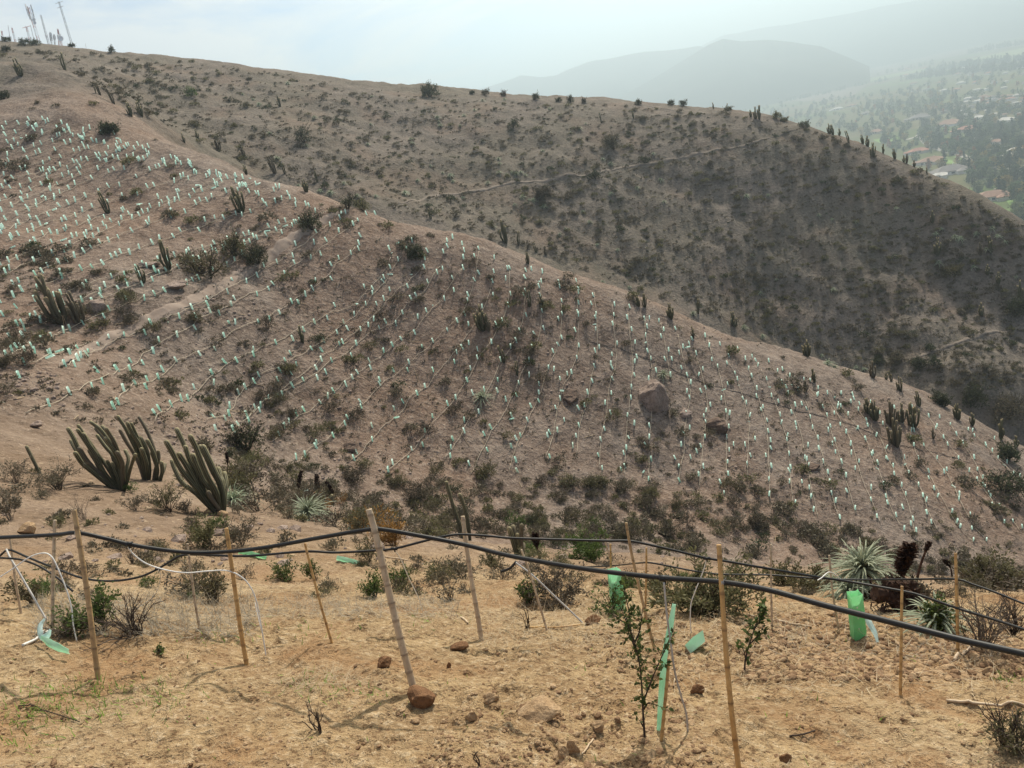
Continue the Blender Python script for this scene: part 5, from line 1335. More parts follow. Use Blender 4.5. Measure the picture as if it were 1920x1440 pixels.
near_shrub(125,1192,110,50,None,'dead grey twig tuft left of the green leafy shrub',26,10,0,0.02,'twig')
near_shrub(62,1128,90,60,'leaf_olive','sparse olive shrub behind the left thin canes',14,7,700,0.024,'twig_dark')
near_shrub(405,1128,75,75,'leaf_olive','olive twiggy shrub behind the golden ringed cane',18,8,1100,0.024,'twig_dark')
near_shrub(395,1024,70,62,'leaf_olive','bushy olive shrub right above the front pipe, left of a dry one',16,8,1500,0.035,'twig_dark')
near_shrub(452,1022,70,60,'leaf_grey','dry brownish shrub beside the bushy olive shrub at the pipe',16,8,1000,0.035,'twig')
near_shrub(248,1056,36,40,None,'small dead shrub under the left part of the front pipe',12,7,0,0.03,'twig_dark')
near_shrub(160,975,60,55,None,'bare purple brown twigs behind the top of the mottled cane',12,9,0,0.03,'twig')
near_shrub(110,918,120,55,'leaf_grey','wide grey shrub left of the widest cactus clump',20,9,2200,0.04,'twig')
near_shrub(30,905,70,50,'leaf_grey','grey tussock at the left frame side below the slanting cactus column',16,8,1100,0.04,'twig')
near_shrub(20,975,60,60,'leaf_grey','pale dry tussock low at the left frame side',16,8,900,0.04,'twig')
near_shrub(36,950,30,24,'leaf_grey','tiny dry tuft right of the pale tussock',10,6,300,0.04,'twig')
near_shrub(316,958,95,60,'leaf_olive','airy shrub with dark forked stems between the cactus clumps',16,10,1500,0.035,'twig_dark')
near_shrub(252,957,65,32,'leaf_grey','low dry shrub in front of the widest cactus clump',14,8,700,0.035,'twig')
near_shrub(348,962,40,24,'leaf_grey','round grey tuft left of the leaning cactus clump',16,7,600,0.035,'twig')
near_shrub(245,925,35,22,'leaf_green','small fresh green shrub at the foot of the widest cactus clump',10,6,500,0.035,'twig')
near_shrub(448,962,24,24,'leaf_grey','tiny brown shrub right of the leaning cactus clump',10,6,300,0.035,'twig')
near_shrub(540,1090,75,42,'leaf_green','low green shrub left of the slender orange cane',14,7,800,0.028,'twig_dark')
near_shrub(590,1088,34,40,'leaf_green','small green shrub touching the slender orange cane',12,6,500,0.028,'twig_dark')
near_shrub(702,1120,46,48,'leaf_green','rounded green shrub left of the thick crooked cane',16,7,900,0.024,'twig_dark')
near_shrub(755,1100,46,36,'leaf_green','rounded green shrub right of the thick crooked cane',14,7,800,0.024,'twig_dark')
near_shrub(740,1024,62,60,'leaf_rust','rusty orange flowering bush behind the thick crooked cane',16,8,1900,0.04,'twig_dark')
near_shrub(676,1000,70,50,'leaf_olive','olive bush behind the crooked cane top',16,8,1500,0.035,'twig_dark')
near_shrub(692,1052,60,52,'leaf_olive','open olive shrub under the front pipe left of the crooked cane',14,8,800,0.028,'twig_dark')
near_shrub(930,1066,62,34,'leaf_olive','low olive shrub right of the straight pale cane under the pipe',14,8,800,0.026,'twig_dark')
near_shrub(845,1125,60,44,'leaf_grey','thin greyish shrub left of the straight pale cane',10,7,260,0.024,'twig')
near_shrub(1050,1135,150,75,'leaf_grey','broad grey brown shrub behind the slanting grey hose',22,10,2400,0.024,'twig')
near_shrub(995,1130,60,50,'leaf_green','green leafy shrub behind the thin bleached cane',14,7,800,0.024,'twig_dark')
near_shrub(1112,1050,110,46,'leaf_green','flat spreading yellow green bush on the slope below the gully',18,10,3200,0.04,'twig_dark',None,0.8)
near_shrub(1310,1150,210,100,'leaf_olive','big bushy green shrub behind the tall golden cane',26,12,5200,0.028,'twig_dark')
near_shrub(1150,1148,90,50,'leaf_green','ragged green shrub at the foot of the pale mint guard',12,8,500,0.024,'twig_dark')
near_shrub(1520,1110,80,55,'leaf_olive','olive shrub left of the big silver rosette',16,8,1500,0.03,'twig_dark')
near_shrub(1470,1095,80,40,'leaf_olive','low olive shrub in the dip right of the upright pale cane',16,8,1300,0.035,'twig_dark')
near_shrub(1770,1184,60,58,'leaf_green','yellow green leafy shrub at the foot of the small rosette',14,8,900,0.026,'twig_dark')
near_shrub(1845,1215,150,110,None,'large bare twiggy shrub at the right behind the front pipe',26,12,0,0.02,'twig')
near_shrub(1905,1190,90,80,None,'bare dark shrub at the right frame side above the front pipe',20,10,0,0.02,'twig_dark')
near_shrub(1850,1097,110,48,'leaf_olive','green shrub belt above the third pipe at the right',22,10,5200,0.03,'twig')
near_shrub(1905,1408,110,80,'leaf_olive','dry shrub with few green leaves at the lower right corner',20,10,1000,0.014,'twig')
near_shrub(1880,1395,90,100,None,'thin bare twigs behind the lower right corner shrub',12,7,0,0.02,'twig_dark')
near_shrub(988,1178,34,75,None,'lone upright dead twigs left of the lying straw cane',5,4,0,0.02,'twig_dark')
near_shrub(600,1372,60,78,None,'small cluster of dark dead sprigs on the front soil',8,2,0,0.02,'twig_dark')
near_shrub(900,1436,26,60,None,'single forked dead twig at the lower frame side',3,3,0,0.02,'twig_dark')
near_shrub(1712,1120,60,30,'leaf_grey','grey shrub behind the dark fallen trunk',14,8,600,0.03,'twig')
near_shrub(303,1226,20,14,'leaf_green','tiny bluish green weed on the open front soil',8,4,120,0.02,'twig')

# ------------------------------------------------------------------ silver rosettes and dead flower spikes near the camera
def rosette(u, v, R, lift, n, w, label, seed, cat='plant', trunk=False):
    p = hit(u, v, 3, 60); root = empty('silver_rosette', p)
    a = puya_geo(seed, R, n, w, 7); V, F, mi, t = a
    obj('leaves', Geo().add(V + np.array([0, 0, lift]), F, 0, t), MAT['silver'], root)
    if trunk:
        g = Geo(); g.add(*tube([[0, 0, -0.05], [0.01, 0, lift * 0.6], [0, 0, lift + R * 0.3]], [0.055, 0.06, 0.05], 9)); obj('trunk', g, MAT['spike'], root, smooth=True)
    return tag(root, label, cat)
rosette(1622,1122,0.44,0.18,150,0.019,'largest silver rosette with long curved leaves, behind the bright green guard',7,trunk=True)
rosette(1592,1125,0.30,0.02,70,0.017,'smaller silver rosette drooping at the foot of the largest one',8)
rosette(1757,1178,0.27,0.0,60,0.017,'silver rosette on the ground right of the dark fallen trunk',9)
rosette(582,975,0.85,0.0,120,0.035,'broad silver grass-like rosette below the dead flower spikes',10)
rosette(442,950,0.7,0.0,100,0.03,'pale green rosette right of the leaning cactus clump',11)
rosette(905,752,1.0,0.0,70,0.07,'silver rosette among the planted rows',12)
rosette(1245,707,0.8,0.0,50,0.07,'small green rosette on top of the pale boulder',13)
def spike(u0, v0, u1, v1, head, r, label, seed):
    p = hit(u0, v0, 3, 60); d = float(p @ FWD); e = at(u1, v1, d) - p; h = float(np.linalg.norm(e))
    V, F, mi, a = spike_geo(seed, h, head, r, 260); q = np.array(Vector((0, 0, 1)).rotation_difference(Vector(e)).to_matrix())
    tag(obj('flower_spike', Geo().add(V @ q.T, F), MAT['spike'], loc=p), label, 'flower spike', 'dead rosette flower spikes')
spike(1692,1122,1693,1018,0.62,0.05,'thick dark dead flower spike right of the largest rosette',1)
spike(1716,1100,1733,1012,0.25,0.02,'thin curved dead flower stalk right of the thick spike',2)
spike(426,893,424,848,0.5,0.05,'brown flower spike above the pale green rosette',3)
spike(562,930,560,884,0.75,0.07,'first of three dark spikes above the broad rosette, at the left',4)
spike(600,940,594,890,0.75,0.08,'middle one of three dark spikes above the broad rosette',5)
spike(625,948,618,902,0.7,0.07,'right one of three dark spikes above the broad rosette',6)
spike(440,915,455,885,0.4,0.06,'slanting brown spike right of the leaning cactus clump',7)
spike(1013,1050,1013,1000,0.5,0.04,'small dark spike right of the short five-armed cactus',8)
spike(1785,1080,1786,1052,0.4,0.04,'tiny dark spike left of the right upright golden cane',9)
root = empty('dead_rosette_plant', hit(1690, 1150, 3, 60)); b = np.array(root.location); d0 = float(b @ FWD)
for px, r0, nm in [([(1640,1112),(1668,1118),(1690,1135),(1712,1152),(1738,1170)], 0.055, 'trunk'), ([(1660,1095),(1690,1100),(1712,1100)], 0.045, 'dead_branch'), ([(1698,1108),(1706,1122),(1712,1135)], 0.05, 'dead_branch'), ([(1650,1150),(1675,1158),(1700,1160)], 0.045, 'dead_branch')]:
    Q = smooth_path(np.array([at(u, v, d0) for u, v in px]) - b, 24); s = np.linspace(0, 1, 24)
    V, F = tube(Q, r0 * (1 + 0.35 * vnoise(s * 9, s * 0, int(px[0][0]))), 10)
    V = V * 1.0 + 0.018 * np.stack([vnoise(V[:, 0] * 30, V[:, 2] * 30, k) for k in (1, 2, 3)], -1)
    g = Geo().add(V, F); rg = np.random.default_rng(int(px[0][0])); k = rg.integers(0, len(V), 220); Vl, Fl = leaf_quads(V[k], rg.normal(size=(220, 3)) + (V[k] - Q[12]) * 2, 0.07, 0.012, rg); g.add(Vl, Fl)
    obj(nm, g, MAT['spike'], root)
tag(root, 'charred black fallen rosette trunk beside the largest rosette', 'dead trunk')

# ------------------------------------------------------------------ rocks, clods, straw and sprouts of the near ground
MAT['clod'] = rock_mat('tan_stone', (0.30, 0.19, 0.10), (0.48, 0.34, 0.21), 12.0)
MAT['brownrock'] = rock_mat('brown_stone', (0.14, 0.07, 0.035), (0.28, 0.155, 0.08), 10.0)
for u, v, w, h, mt, lab in [(788,1322,60,38,'brownrock','brown pointed rock propping the thick crooked cane'),(722,1250,32,20,'brownrock','dark flat rock left of the crooked cane'),(884,1352,24,22,'clod','squarish tan stone right of the brown pointed rock'),(862,1220,34,14,'brownrock','dark flat rock below the straight pale cane'),
   (1310,1300,26,18,'brownrock','dark angular rock right of the pale hose'),(1076,1412,26,32,'clod','large pale stone in the front clods'),(1056,1420,24,26,'clod','tan stone touching the large pale front stone'),(1122,1370,30,20,'clod','tan stone above the short pale stick'),(778,1356,20,10,'clod','small white stone below the brown pointed rock'),
   (920,1318,30,20,'clod','greyish stone at the right of the brown pointed rock'),(1112,1168,28,14,'brownrock','brown stone at the end of the slanting grey hose'),(1878,1250,20,14,'clod','tan stone among the right clods'),(1855,1262,20,13,'clod','tan stone pair member low in the right clods'),(843,1252,9,13,'brownrock','tiny black upright stone'),
   (50,1000,34,22,'clod','pale pinkish rock behind the top of the pale grey cane'),(1475,1428,22,16,'brownrock','dark stone in the small hole at the lower right'),(1012,1345,90,22,'clod','flat pale rock slab sunk in the front soil'),(1560,1155,22,14,'clod','pale stone left of the bright green guard'),(418,968,20,12,'clod','white stone at the foot of the leaning cactus clump'),(395,962,24,12,'clod','grey stone at the left foot of the leaning cactus clump')]:
    p = hit(u, v); d = float(p @ FWD); w, h = w / FPX * d, h / FPX * d
    V, F = rock(rr_, (w * 1.1, w * 0.8, h * 1.3), 3, 9, 0.18)
    tag(obj('rock', Geo().add(V, F), MAT[mt], loc=p + np.array([0, 0.15 * w, h * 0.25])), lab, 'rock')
MAT['clod_dark'] = rock_mat('dark_clod', (0.17, 0.10, 0.055), (0.32, 0.205, 0.12), 12.0)
cg = Geo(); r = np.random.default_rng(31)
def clods(n, us, vs, smin, smax, gate=False):
    k = 0
    while k < n:
        u, v = r.uniform(*us), vs[0] + (vs[1] - vs[0]) * r.uniform() ** 0.8
        k += 1
        if gate and r.uniform() > clump(u * 2.2, v * 2.0): continue
        d = near_d(max(v, 1120)); q = ray(u, v); rr0 = math.hypot(*(q * d)[:2])
        p = hit(u, v, max(0.9, rr0 * 0.6), rr0 * 1.9)
        if p is None: continue
        s = smin + (smax - smin) * r.uniform() ** 4
        V, F = rock(r, (s, s * r.uniform(0.6, 1), s * r.uniform(0.4, 0.8)), 1 if s < 0.035 else 2, 4, 0.15); cg.add(V @ rotz(r.uniform(0, 6)).T + p, F, int(r.uniform() < 0.4))
clods(8000, (-20, 1940), (1150, 1470), 0.005, 0.032, True)
clods(4200, (1400, 1930), (1145, 1275), 0.010, 0.06)
clods(900, (1020, 1330), (1270, 1450), 0.008, 0.045)
clods(900, (1100, 1420), (1150, 1260), 0.008, 0.04)
clods(500, (820, 1020), (1290, 1440), 0.007, 0.035)
tag(obj('clods', cg, [MAT['clod'], MAT['clod_dark']]), kind='stuff')
# straw and dead grass
MAT['straw'] = leafy('straw', (0.30, 0.22, 0.125), (0.56, 0.46, 0.31), 0.2, 0.0)
MAT['greyhay'] = leafy('grey_hay', (0.22, 0.185, 0.13), (0.40, 0.35, 0.27), 0.2, 0.0)
MAT['sprout'] = leafy('green_sprout', (0.10, 0.20, 0.025), (0.30, 0.42, 0.09), 0.45, 0.0)
def blades(g, n, pos, L, lift, wd, r, segs=3):
    for _ in range(n):
        p = pos()
        if p is None: continue
        a = r.uniform(0, 6.28); l = L * r.uniform(0.4, 1.3); el = lift() ; d = np.array([math.cos(a) * math.cos(el), math.sin(a) * math.cos(el), math.sin(el)])
        t = np.linspace(0, 1, segs + 1)[:, None]
        Q = p + d * l * t + np.array([0, 0, 1]) * (-(t ** 2) * l * 0.35 * math.sin(el)) + r.normal(size=3) * 0.12 * l * t ** 2
        Q[:, 2] = np.maximum(Q[:, 2], p[2] + 0.003 - 0.33 * l * t[:, 0] * math.cos(el) * math.sin(a))
        s = np.array([-math.sin(a), math.cos(a), 0]); w = wd * (1 - 0.85 * t) * r.uniform(0.6, 1.3)
        m = segs + 1
        g.add(np.concatenate([Q - s * w / 2, Q + s * w / 2]), [[i, i + 1, m + i + 1, m + i] for i in range(segs)], 0, r.uniform(0, 1))
def pos_in(us, vs, r, sig=None):
    def f():
        u, v = (r.uniform(*us), r.uniform(*vs)) if sig is None else (us + r.normal() * sig[0], vs + r.normal() * sig[1])
        return hit(u, v, 1.5, 14)
    return f
sg_ = Geo(); r = np.random.default_rng(61)
blades(sg_, 900, pos_in((0, 1150), (1120, 1165), r), 0.13, lambda: r.uniform(0, 0.7), 0.003, r)
blades(sg_, 700, pos_in((1250, 1900), (1165, 1300), r), 0.12, lambda: r.uniform(0, 0.4), 0.003, r)
blades(sg_, 1300, pos_in((880, 1500), (1120, 1215), r), 0.13, lambda: r.uniform(0, 0.8), 0.003, r)
blades(sg_, 350, pos_in((900, 1180), (1140, 1230), r), 0.10, lambda: r.uniform(0, 0.9), 0.0025, r)
blades(sg_, 1100, pos_in((0, 1920), (1160, 1440), r), 0.05, lambda: r.uniform(0, 0.2), 0.002, r)
blades(sg_, 160, pos_in(600, 1278, r, (42, 9)), 0.14, lambda: r.uniform(0.1, 0.5), 0.0025, r)
tag(obj('straw', sg_, MAT['straw']), kind='stuff')
hg = Geo()
blades(hg, 2600, pos_in((60, 480), (1115, 1195), r), 0.19, lambda: r.uniform(0.1, 1.1), 0.0034, r)
blades(hg, 1400, pos_in((480, 860), (1120, 1160), r), 0.13, lambda: r.uniform(0.1, 1.0), 0.0025, r)
blades(hg, 500, pos_in((1440, 1900), (1150, 1240), r), 0.13, lambda: r.uniform(0.0, 0.6), 0.0025, r)
tag(obj('dead_grass', hg, MAT['greyhay']), kind='stuff')
gg = Geo()
for cu_, cv_, su, sv, n in [(120,1325,75,22,230),(60,1350,40,16,60),(170,1290,60,12,110),(300,1310,45,18,60),(420,1200,30,8,30),(600,1290,40,18,60),(700,1303,24,8,20),(60,1390,40,10,30),(560,1180,70,12,40),(1900,1270,20,8,40),(810,1160,30,8,25)]:
    blades(gg, n, pos_in(cu_, cv_, r, (su, sv)), 0.055, lambda: r.uniform(0.5, 1.4), 0.005, r)
blades(gg, 90, pos_in((0, 1920), (1170, 1440), r), 0.045, lambda: r.uniform(0.7, 1.5), 0.006, r)
tag(obj('grass', gg, MAT['sprout']), kind='stuff')
# ------------------------------------------------------------------ valley: fields, road, houses, trees
def sheet(name, px, mat, z):
    P = [vhit(u, v, z) for u, v in px]
    g = Geo(); V = np.array(P); c = V.mean(0)
    n = len(V); g.add(np.concatenate([V, [c]]), [[i, (i + 1) % n, n, -1] for i in range(n)])
    me = make_mesh(name, g.arrays(), mat)
    bm = bmesh.new(); bm.from_mesh(me); bmesh.ops.recalc_face_normals(bm, faces=bm.faces)
    if bm.faces[:][0].normal.z < 0: bmesh.ops.reverse_faces(bm, faces=bm.faces)
    bm.to_mesh(me); bm.free()
    return tag(link(name, me), kind='structure')
MAT['lawn'] = plain('lawn', (0.13, 0.23, 0.045), (0.19, 0.30, 0.07), 0.08, 0.9)
MAT['crop'] = plain('crop_green', (0.15, 0.20, 0.06), (0.22, 0.26, 0.09), 0.01, 0.9)
MAT['plough'] = plain('ploughed_brown', (0.145, 0.115, 0.085), (0.19, 0.15, 0.11), 0.006, 1.0)
MAT['road'] = plain('pale_road', (0.34, 0.31, 0.27), (0.42, 0.39, 0.34), 0.2, 0.9)
sheet('field', [(1345,183),(1500,150),(1660,120),(1745,124),(1640,143),(1560,157),(1480,176),(1400,184)], MAT['plough'], VZ + 0.3)
sheet('field', [(1467,184),(1480,179),(1560,159),(1640,144.5),(1737,127),(1738,131.5),(1640,151),(1565,166),(1500,180)], MAT['crop'], VZ + 0.7)
sheet('field', [(1475,190),(1500,182),(1565,168),(1625,159),(1600,180),(1540,190)], MAT['plough'], VZ + 0.3)
sheet('field', [(1820,110),(1925,88),(1925,101),(1835,117)], MAT['crop'], VZ + 0.3)
sheet('field', [(1700,110),(1800,90),(1925,75),(1925,84),(1810,102),(1715,118)], MAT['plough'], VZ + 0.3)
sheet('field', [(1860,262),(1890,248),(1925,240),(1925,262),(1880,275)], MAT['plough'], VZ + 0.3)
sheet('field', [(1380,200),(1415,193),(1420,197),(1390,206)], MAT['crop'], VZ + 0.7)
for k, px in enumerate([[(1884,372),(1905,367),(1920,366),(1920,381),(1893,385)],[(1832,321),(1848,322),(1872,330),(1870,337),(1845,330)],[(1782,275),(1792,270),(1795,280),(1780,281)],[(1636,262),(1660,258),(1690,256),(1690,262),(1650,268)],[(1770,298),(1785,300),(1790,308),(1772,306)]]):
    sheet('lawn', px, MAT['lawn'], VZ + 0.3)
def vroad(px, w, mat, name='road'):
    Q = smooth_path(np.array([vhit(u, v, VZ + 0.5) for u, v in px]), 40); T = np.gradient(Q, axis=0)[:, :2]; T /= np.linalg.norm(T, axis=1)[:, None]; S = np.column_stack([-T[:, 1], T[:, 0], np.zeros(40)])
    V = np.stack([Q - S * w / 2, Q + S * w / 2], 1).reshape(-1, 3)
    tag(obj(name, Geo().add(V, [[2 * i, 2 * i + 2, 2 * i + 3, 2 * i + 1] for i in range(39)]), mat), kind='structure')
vroad([(1700,262),(1723,256),(1740,271),(1765,281),(1800,290),(1833,303),(1860,313),(1890,317),(1930,322)], 7, MAT['road'])
vroad([(1722,256),(1728,246),(1742,243)], 8, MAT['road'])
vroad([(1860,335),(1880,338),(1895,332),(1925,330)], 5, MAT['road'])
vroad([(1880,405),(1900,404),(1930,398)], 6, MAT['road'])
vroad([(1345,186),(1358,193),(1368,201)], 7, MAT['road'])
for nm, a, b_ in [('roof_clay', (0.24, 0.13, 0.085), (0.33, 0.19, 0.13)), ('roof_grey', (0.15, 0.135, 0.13), (0.22, 0.20, 0.19)), ('roof_red', (0.30, 0.12, 0.08), (0.40, 0.18, 0.12)), ('roof_pale', (0.5, 0.47, 0.42), (0.62, 0.6, 0.55)), ('wall_cream', (0.55, 0.50, 0.42), (0.66, 0.61, 0.53)), ('wall_white', (0.72, 0.70, 0.66), (0.80, 0.79, 0.76)), ('window_dark', (0.03, 0.035, 0.04), (0.06, 0.065, 0.07))]:
    MAT[nm] = plain(nm, a, b_, 0.6, 0.8)
def hip(g, c, sx, sy, z0, h, ov, mi=0):
    x, y = sx / 2 + ov, sy / 2 + ov; rl = max(x - y, 0.3)
    V = np.array([[-x, -y, z0], [x, -y, z0], [x, y, z0], [-x, y, z0], [-rl, 0, z0 + h], [rl, 0, z0 + h], [-x, -y, z0 - 0.25], [x, -y, z0 - 0.25], [x, y, z0 - 0.25], [-x, y, z0 - 0.25]]) + np.array([c[0], c[1], 0])
    g.add(V, [[0, 1, 5, 4], [2, 3, 4, 5], [1, 2, 5, -1], [3, 0, 4, -1], [6, 7, 1, 0], [7, 8, 2, 1], [8, 9, 3, 2], [9, 6, 0, 3], [9, 8, 7, 6]], mi)
rh = np.random.default_rng(14)
def house(u, v, wpx, roof, wall, label, wings=True, windows=True):
    p = vhit(u, v)
    if p is None: return
    d = float(p @ FWD); w = wpx / FPX * d; dp = w * rh.uniform(0.5, 0.7); root = empty('house', p); root.rotation_euler.z = math.atan2(p[0], -p[1]) + math.pi + rh.uniform(-0.35, 0.35)
    gw, gr = Geo(), Geo(); hw = 3.0
    gw.add(*box((0, 0, hw / 2), (w, dp, hw))); hip(gr, (0, 0), w, dp, hw + 0.25, min(w, dp) * 0.24, 0.7)
    if wings:
        gw.add(*box((w * 0.28, -dp * 0.55, hw / 2 - 0.2), (w * 0.4, dp * 0.6, hw - 0.4))); gx = Geo(); hip(gr, (w * 0.28, -dp * 0.55), w * 0.4, dp * 0.6, hw - 0.15, w * 0.07, 0.6)
        gw.add(*box((-w * 0.62, dp * 0.1, hw / 2 - 0.3), (w * 0.35, dp * 0.6, hw - 0.6))); hip(gr, (-w * 0.62, dp * 0.1), w * 0.35, dp * 0.6, hw - 0.35, w * 0.06, 0.5)
    obj('wall', gw, MAT[wall], root); rf = obj('roof', gr, MAT[roof], root)
    if wpx > 30:
        obj('chimney', Geo().add(*box((w * 0.1, dp * 0.1, hw + min(w, dp) * 0.24), (0.9, 0.9, 1.8))), MAT[wall], rf)
    if windows:
        for x in (-0.36, -0.18, 0.0):
            obj('window', Geo().add(*box((w * x, -dp / 2 - 0.03, 1.5), (w * 0.1, 0.12, 1.4))), MAT['window_dark'], root)
    return tag(root, label, 'house', 'houses in the hazy valley')
HOUSES = [(1747,306,40,'roof_clay','wall_cream','nearest clay-roofed house half hidden by the far hill edge'),(1782,325,58,'roof_grey','wall_white','long grey-roofed house below the road'),(1762,334,24,'roof_pale','wall_cream','small pale-roofed house in front of the long grey-roofed one'),(1860,374,54,'roof_clay','wall_cream','large hip-roofed house with a lawn, lowest in the valley'),
 (1813,246,34,'roof_red','wall_cream','red-roofed house above the bend of the road'),(1779,235,40,'roof_clay','wall_white','white-walled house left above the red-roofed one'),(1724,223,32,'roof_grey','wall_cream','grey-roofed house highest above the road bend'),(1906,285,20,'roof_pale','wall_white','white gabled house at the right frame side'),(1890,297,22,'roof_pale','wall_cream','pale roof below the white gabled house'),
 (1643,250,22,'roof_clay','wall_cream','house just over the far hill crest'),(1722,287,30,'roof_red','wall_cream','red-roofed house beside the far hill edge'),(1833,224,18,'roof_pale','wall_white','pale house right of the red-roofed one'),(1885,229,26,'roof_pale','wall_cream','long pale roof near the right frame side'),(1570,206,18,'roof_pale','wall_white','pale house in the trees above the hill crest'),(1597,200,16,'roof_clay','wall_cream','clay roof right of the pale house in the trees'),(1624,215,16,'roof_grey','wall_cream','grey roof in the trees above the hill crest'),(1912,324,22,'roof_grey','wall_white','white-walled house at the frame side below the road'),(1868,270,18,'roof_clay','wall_cream','clay roof in the trees above the road')]
for a in HOUSES: house(*a)
hl = []
for row, (v0, v1, n) in enumerate([(176, 172, 9), (183, 178, 9), (190, 185, 7), (162, 156, 8), (120, 112, 8), (132, 126, 8), (148, 140, 8), (205, 200, 6), (214, 210, 5), (196, 190, 7), (260, 255, 4)]):
    for k in range(n):
        u = 1918 - (k + rh.uniform(-0.3, 0.3)) * (13 if row < 3 else 30); v = v0 + (v1 - v0) * (1 - k / n) * -1 + rh.uniform(-1.5, 1.5) + k * 13 * 0.10
        o = house(u, v, rh.uniform(8, 15), str(rh.choice(['roof_clay', 'roof_red', 'roof_grey', 'roof_pale', 'roof_pale'])), str(rh.choice(['wall_cream', 'wall_white'])), 'x', False, False)
        if o: hl.append((o, u, v, 'tiny distant house'))
VM = [('the long pale roof', 1885, 229), ('the white-walled house', 1779, 235), ('the top field strip', 1870, 103), ('the long green field strip', 1640, 147), ('the road bend', 1740, 270), ('the lawn house', 1860, 372), ('the hill crest cacti', 1637, 280), ('the end of the footpath', 1500, 230), ('the white gabled house', 1906, 283), ('the red-roofed house', 1813, 244)]
label_by_marks(hl, VM, 'house', 'houses in the hazy valley')
# trees
def tree_geo(seed, H, R, base, n, ls, shape):
    rng = np.random.default_rng(seed); g = Geo()
    g.add(*tube([[0, 0, -0.3], [rng.normal() * 0.1, 0, H * 0.4], [0, 0, H * 0.8]], [0.05 * R + 0.12, 0.04 * R + 0.08, 0.05], 5, False), 0, 0.5)
    k = 9 if shape != 'col' else 6; cs = []
    for i in range(k):
        z = base + (H - base) * (i + 0.5) / k; f = (z - base) / (H - base)
        rad = {'round': R * math.sin(math.pi * min(max(f, 0.08), 0.95)) ** 0.6, 'col': R * (1 - 0.65 * abs(f - 0.4)), 'cone': R * (1 - 0.88 * f), 'flat': R * (0.5 + 0.6 * f)}[shape]
        for q in range(3 if shape != 'col' else 2):
            a = rng.uniform(0, 6.28); rr = rad * rng.uniform(0.25, 0.75); cs.append((rr * math.cos(a), rr * math.sin(a), z, rad * rng.uniform(0.35, 0.6)))
            if shape in ('round', 'flat') and q == 0: g.add(*tube([[0, 0, base * 0.8], [cs[-1][0], cs[-1][1], z]], [0.09, 0.04], 4, False), 0, 0.5)
    cs = np.array(cs); idx = rng.integers(0, len(cs), n); d = rng.normal(size=(n, 3)); d /= np.linalg.norm(d, axis=1)[:, None]
    C = cs[idx, :3] + d * (cs[idx, 3] * rng.uniform(0.5, 1.1, n))[:, None]
    V, F = leaf_quads(C, d + rng.normal(size=(n, 3)) * 0.6, ls * rng.uniform(0.6, 1.4, n), ls * 0.8, rng)
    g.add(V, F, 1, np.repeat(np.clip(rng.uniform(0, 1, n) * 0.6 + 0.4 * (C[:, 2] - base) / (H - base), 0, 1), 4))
    return g.arrays()
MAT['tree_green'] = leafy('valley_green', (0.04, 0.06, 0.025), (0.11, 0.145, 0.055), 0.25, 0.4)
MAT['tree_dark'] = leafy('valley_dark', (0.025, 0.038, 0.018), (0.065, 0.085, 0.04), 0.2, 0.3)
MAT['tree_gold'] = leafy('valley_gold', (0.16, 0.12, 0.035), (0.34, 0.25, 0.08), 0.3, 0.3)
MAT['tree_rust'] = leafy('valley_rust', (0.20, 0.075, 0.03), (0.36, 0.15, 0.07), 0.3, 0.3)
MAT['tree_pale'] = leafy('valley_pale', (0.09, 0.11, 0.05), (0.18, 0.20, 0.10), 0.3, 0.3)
TK = [('tree_green', 'round', 9, 4.2, 1.8, 'rounded green tree'), ('tree_dark', 'cone', 13, 3.2, 1.0, 'dark conical tree'), ('tree_dark', 'round', 10, 4.6, 1.5, 'broad dark tree'), ('tree_gold', 'round', 8, 3.6, 1.6, 'golden autumn tree'), ('tree_rust', 'cone', 8, 2.4, 1.0, 'rust red autumn tree'), ('tree_dark', 'col', 14, 1.7, 0.8, 'slim dark poplar'), ('tree_pale', 'round', 7, 3.6, 1.0, 'pale green tree'), ('tree_green', 'flat', 5, 3.4, 0.3, 'low green hedge tree')]
TG = [tree_geo(900 + k, h, R, b_, 420, 0.95, s) for k, (m_, s, h, R, b_, _) in enumerate(TK)]
TM = [(make_mesh('trunk', Geo().add(V, F[mi == 0]).arrays(), MAT['twig_dark']), make_mesh('crown', Geo().add(V, F[mi == 1], 0, a).arrays(), MAT[TK[k][0]])) for k, (V, F, mi, a) in enumerate(TG)]
TL = [tree_geo(950 + k, h, R, b_, 90, 2.0, s) for k, (m_, s, h, R, b_, _) in enumerate(TK)]
rt = np.random.default_rng(55); TR = []
VP = [(1380,208),(1500,196),(1640,178),(1800,150),(1925,120),(1925,440),(1800,345),(1700,300),(1620,255),(1500,235)]
while len(TR) < 900:
    u, v = rt.uniform(1380, 1925), rt.uniform(118, 440)
    if not inside(u, v, VP): continue
    if rt.uniform() > min(1.0, 0.25 + 1.6 * clump(u * 1.6, v * 2.6)) * (0.35 if (u > 1810 and v < 200) else 0.45 if v > 290 else 1): continue
    p = vhit(u, v)
    if any(abs(u - h[0]) < h[2] * 0.55 and -4 < v - h[1] < 9 for h in HOUSES): continue
    k = int(rt.choice(8, p=[0.32, 0.07, 0.16, 0.09, 0.04, 0.04, 0.17, 0.11]))
    TR.append(dict(p=p, u=u, v=v, k=k, s=rt.uniform(0.6, 1.25), d=float(p @ FWD)))
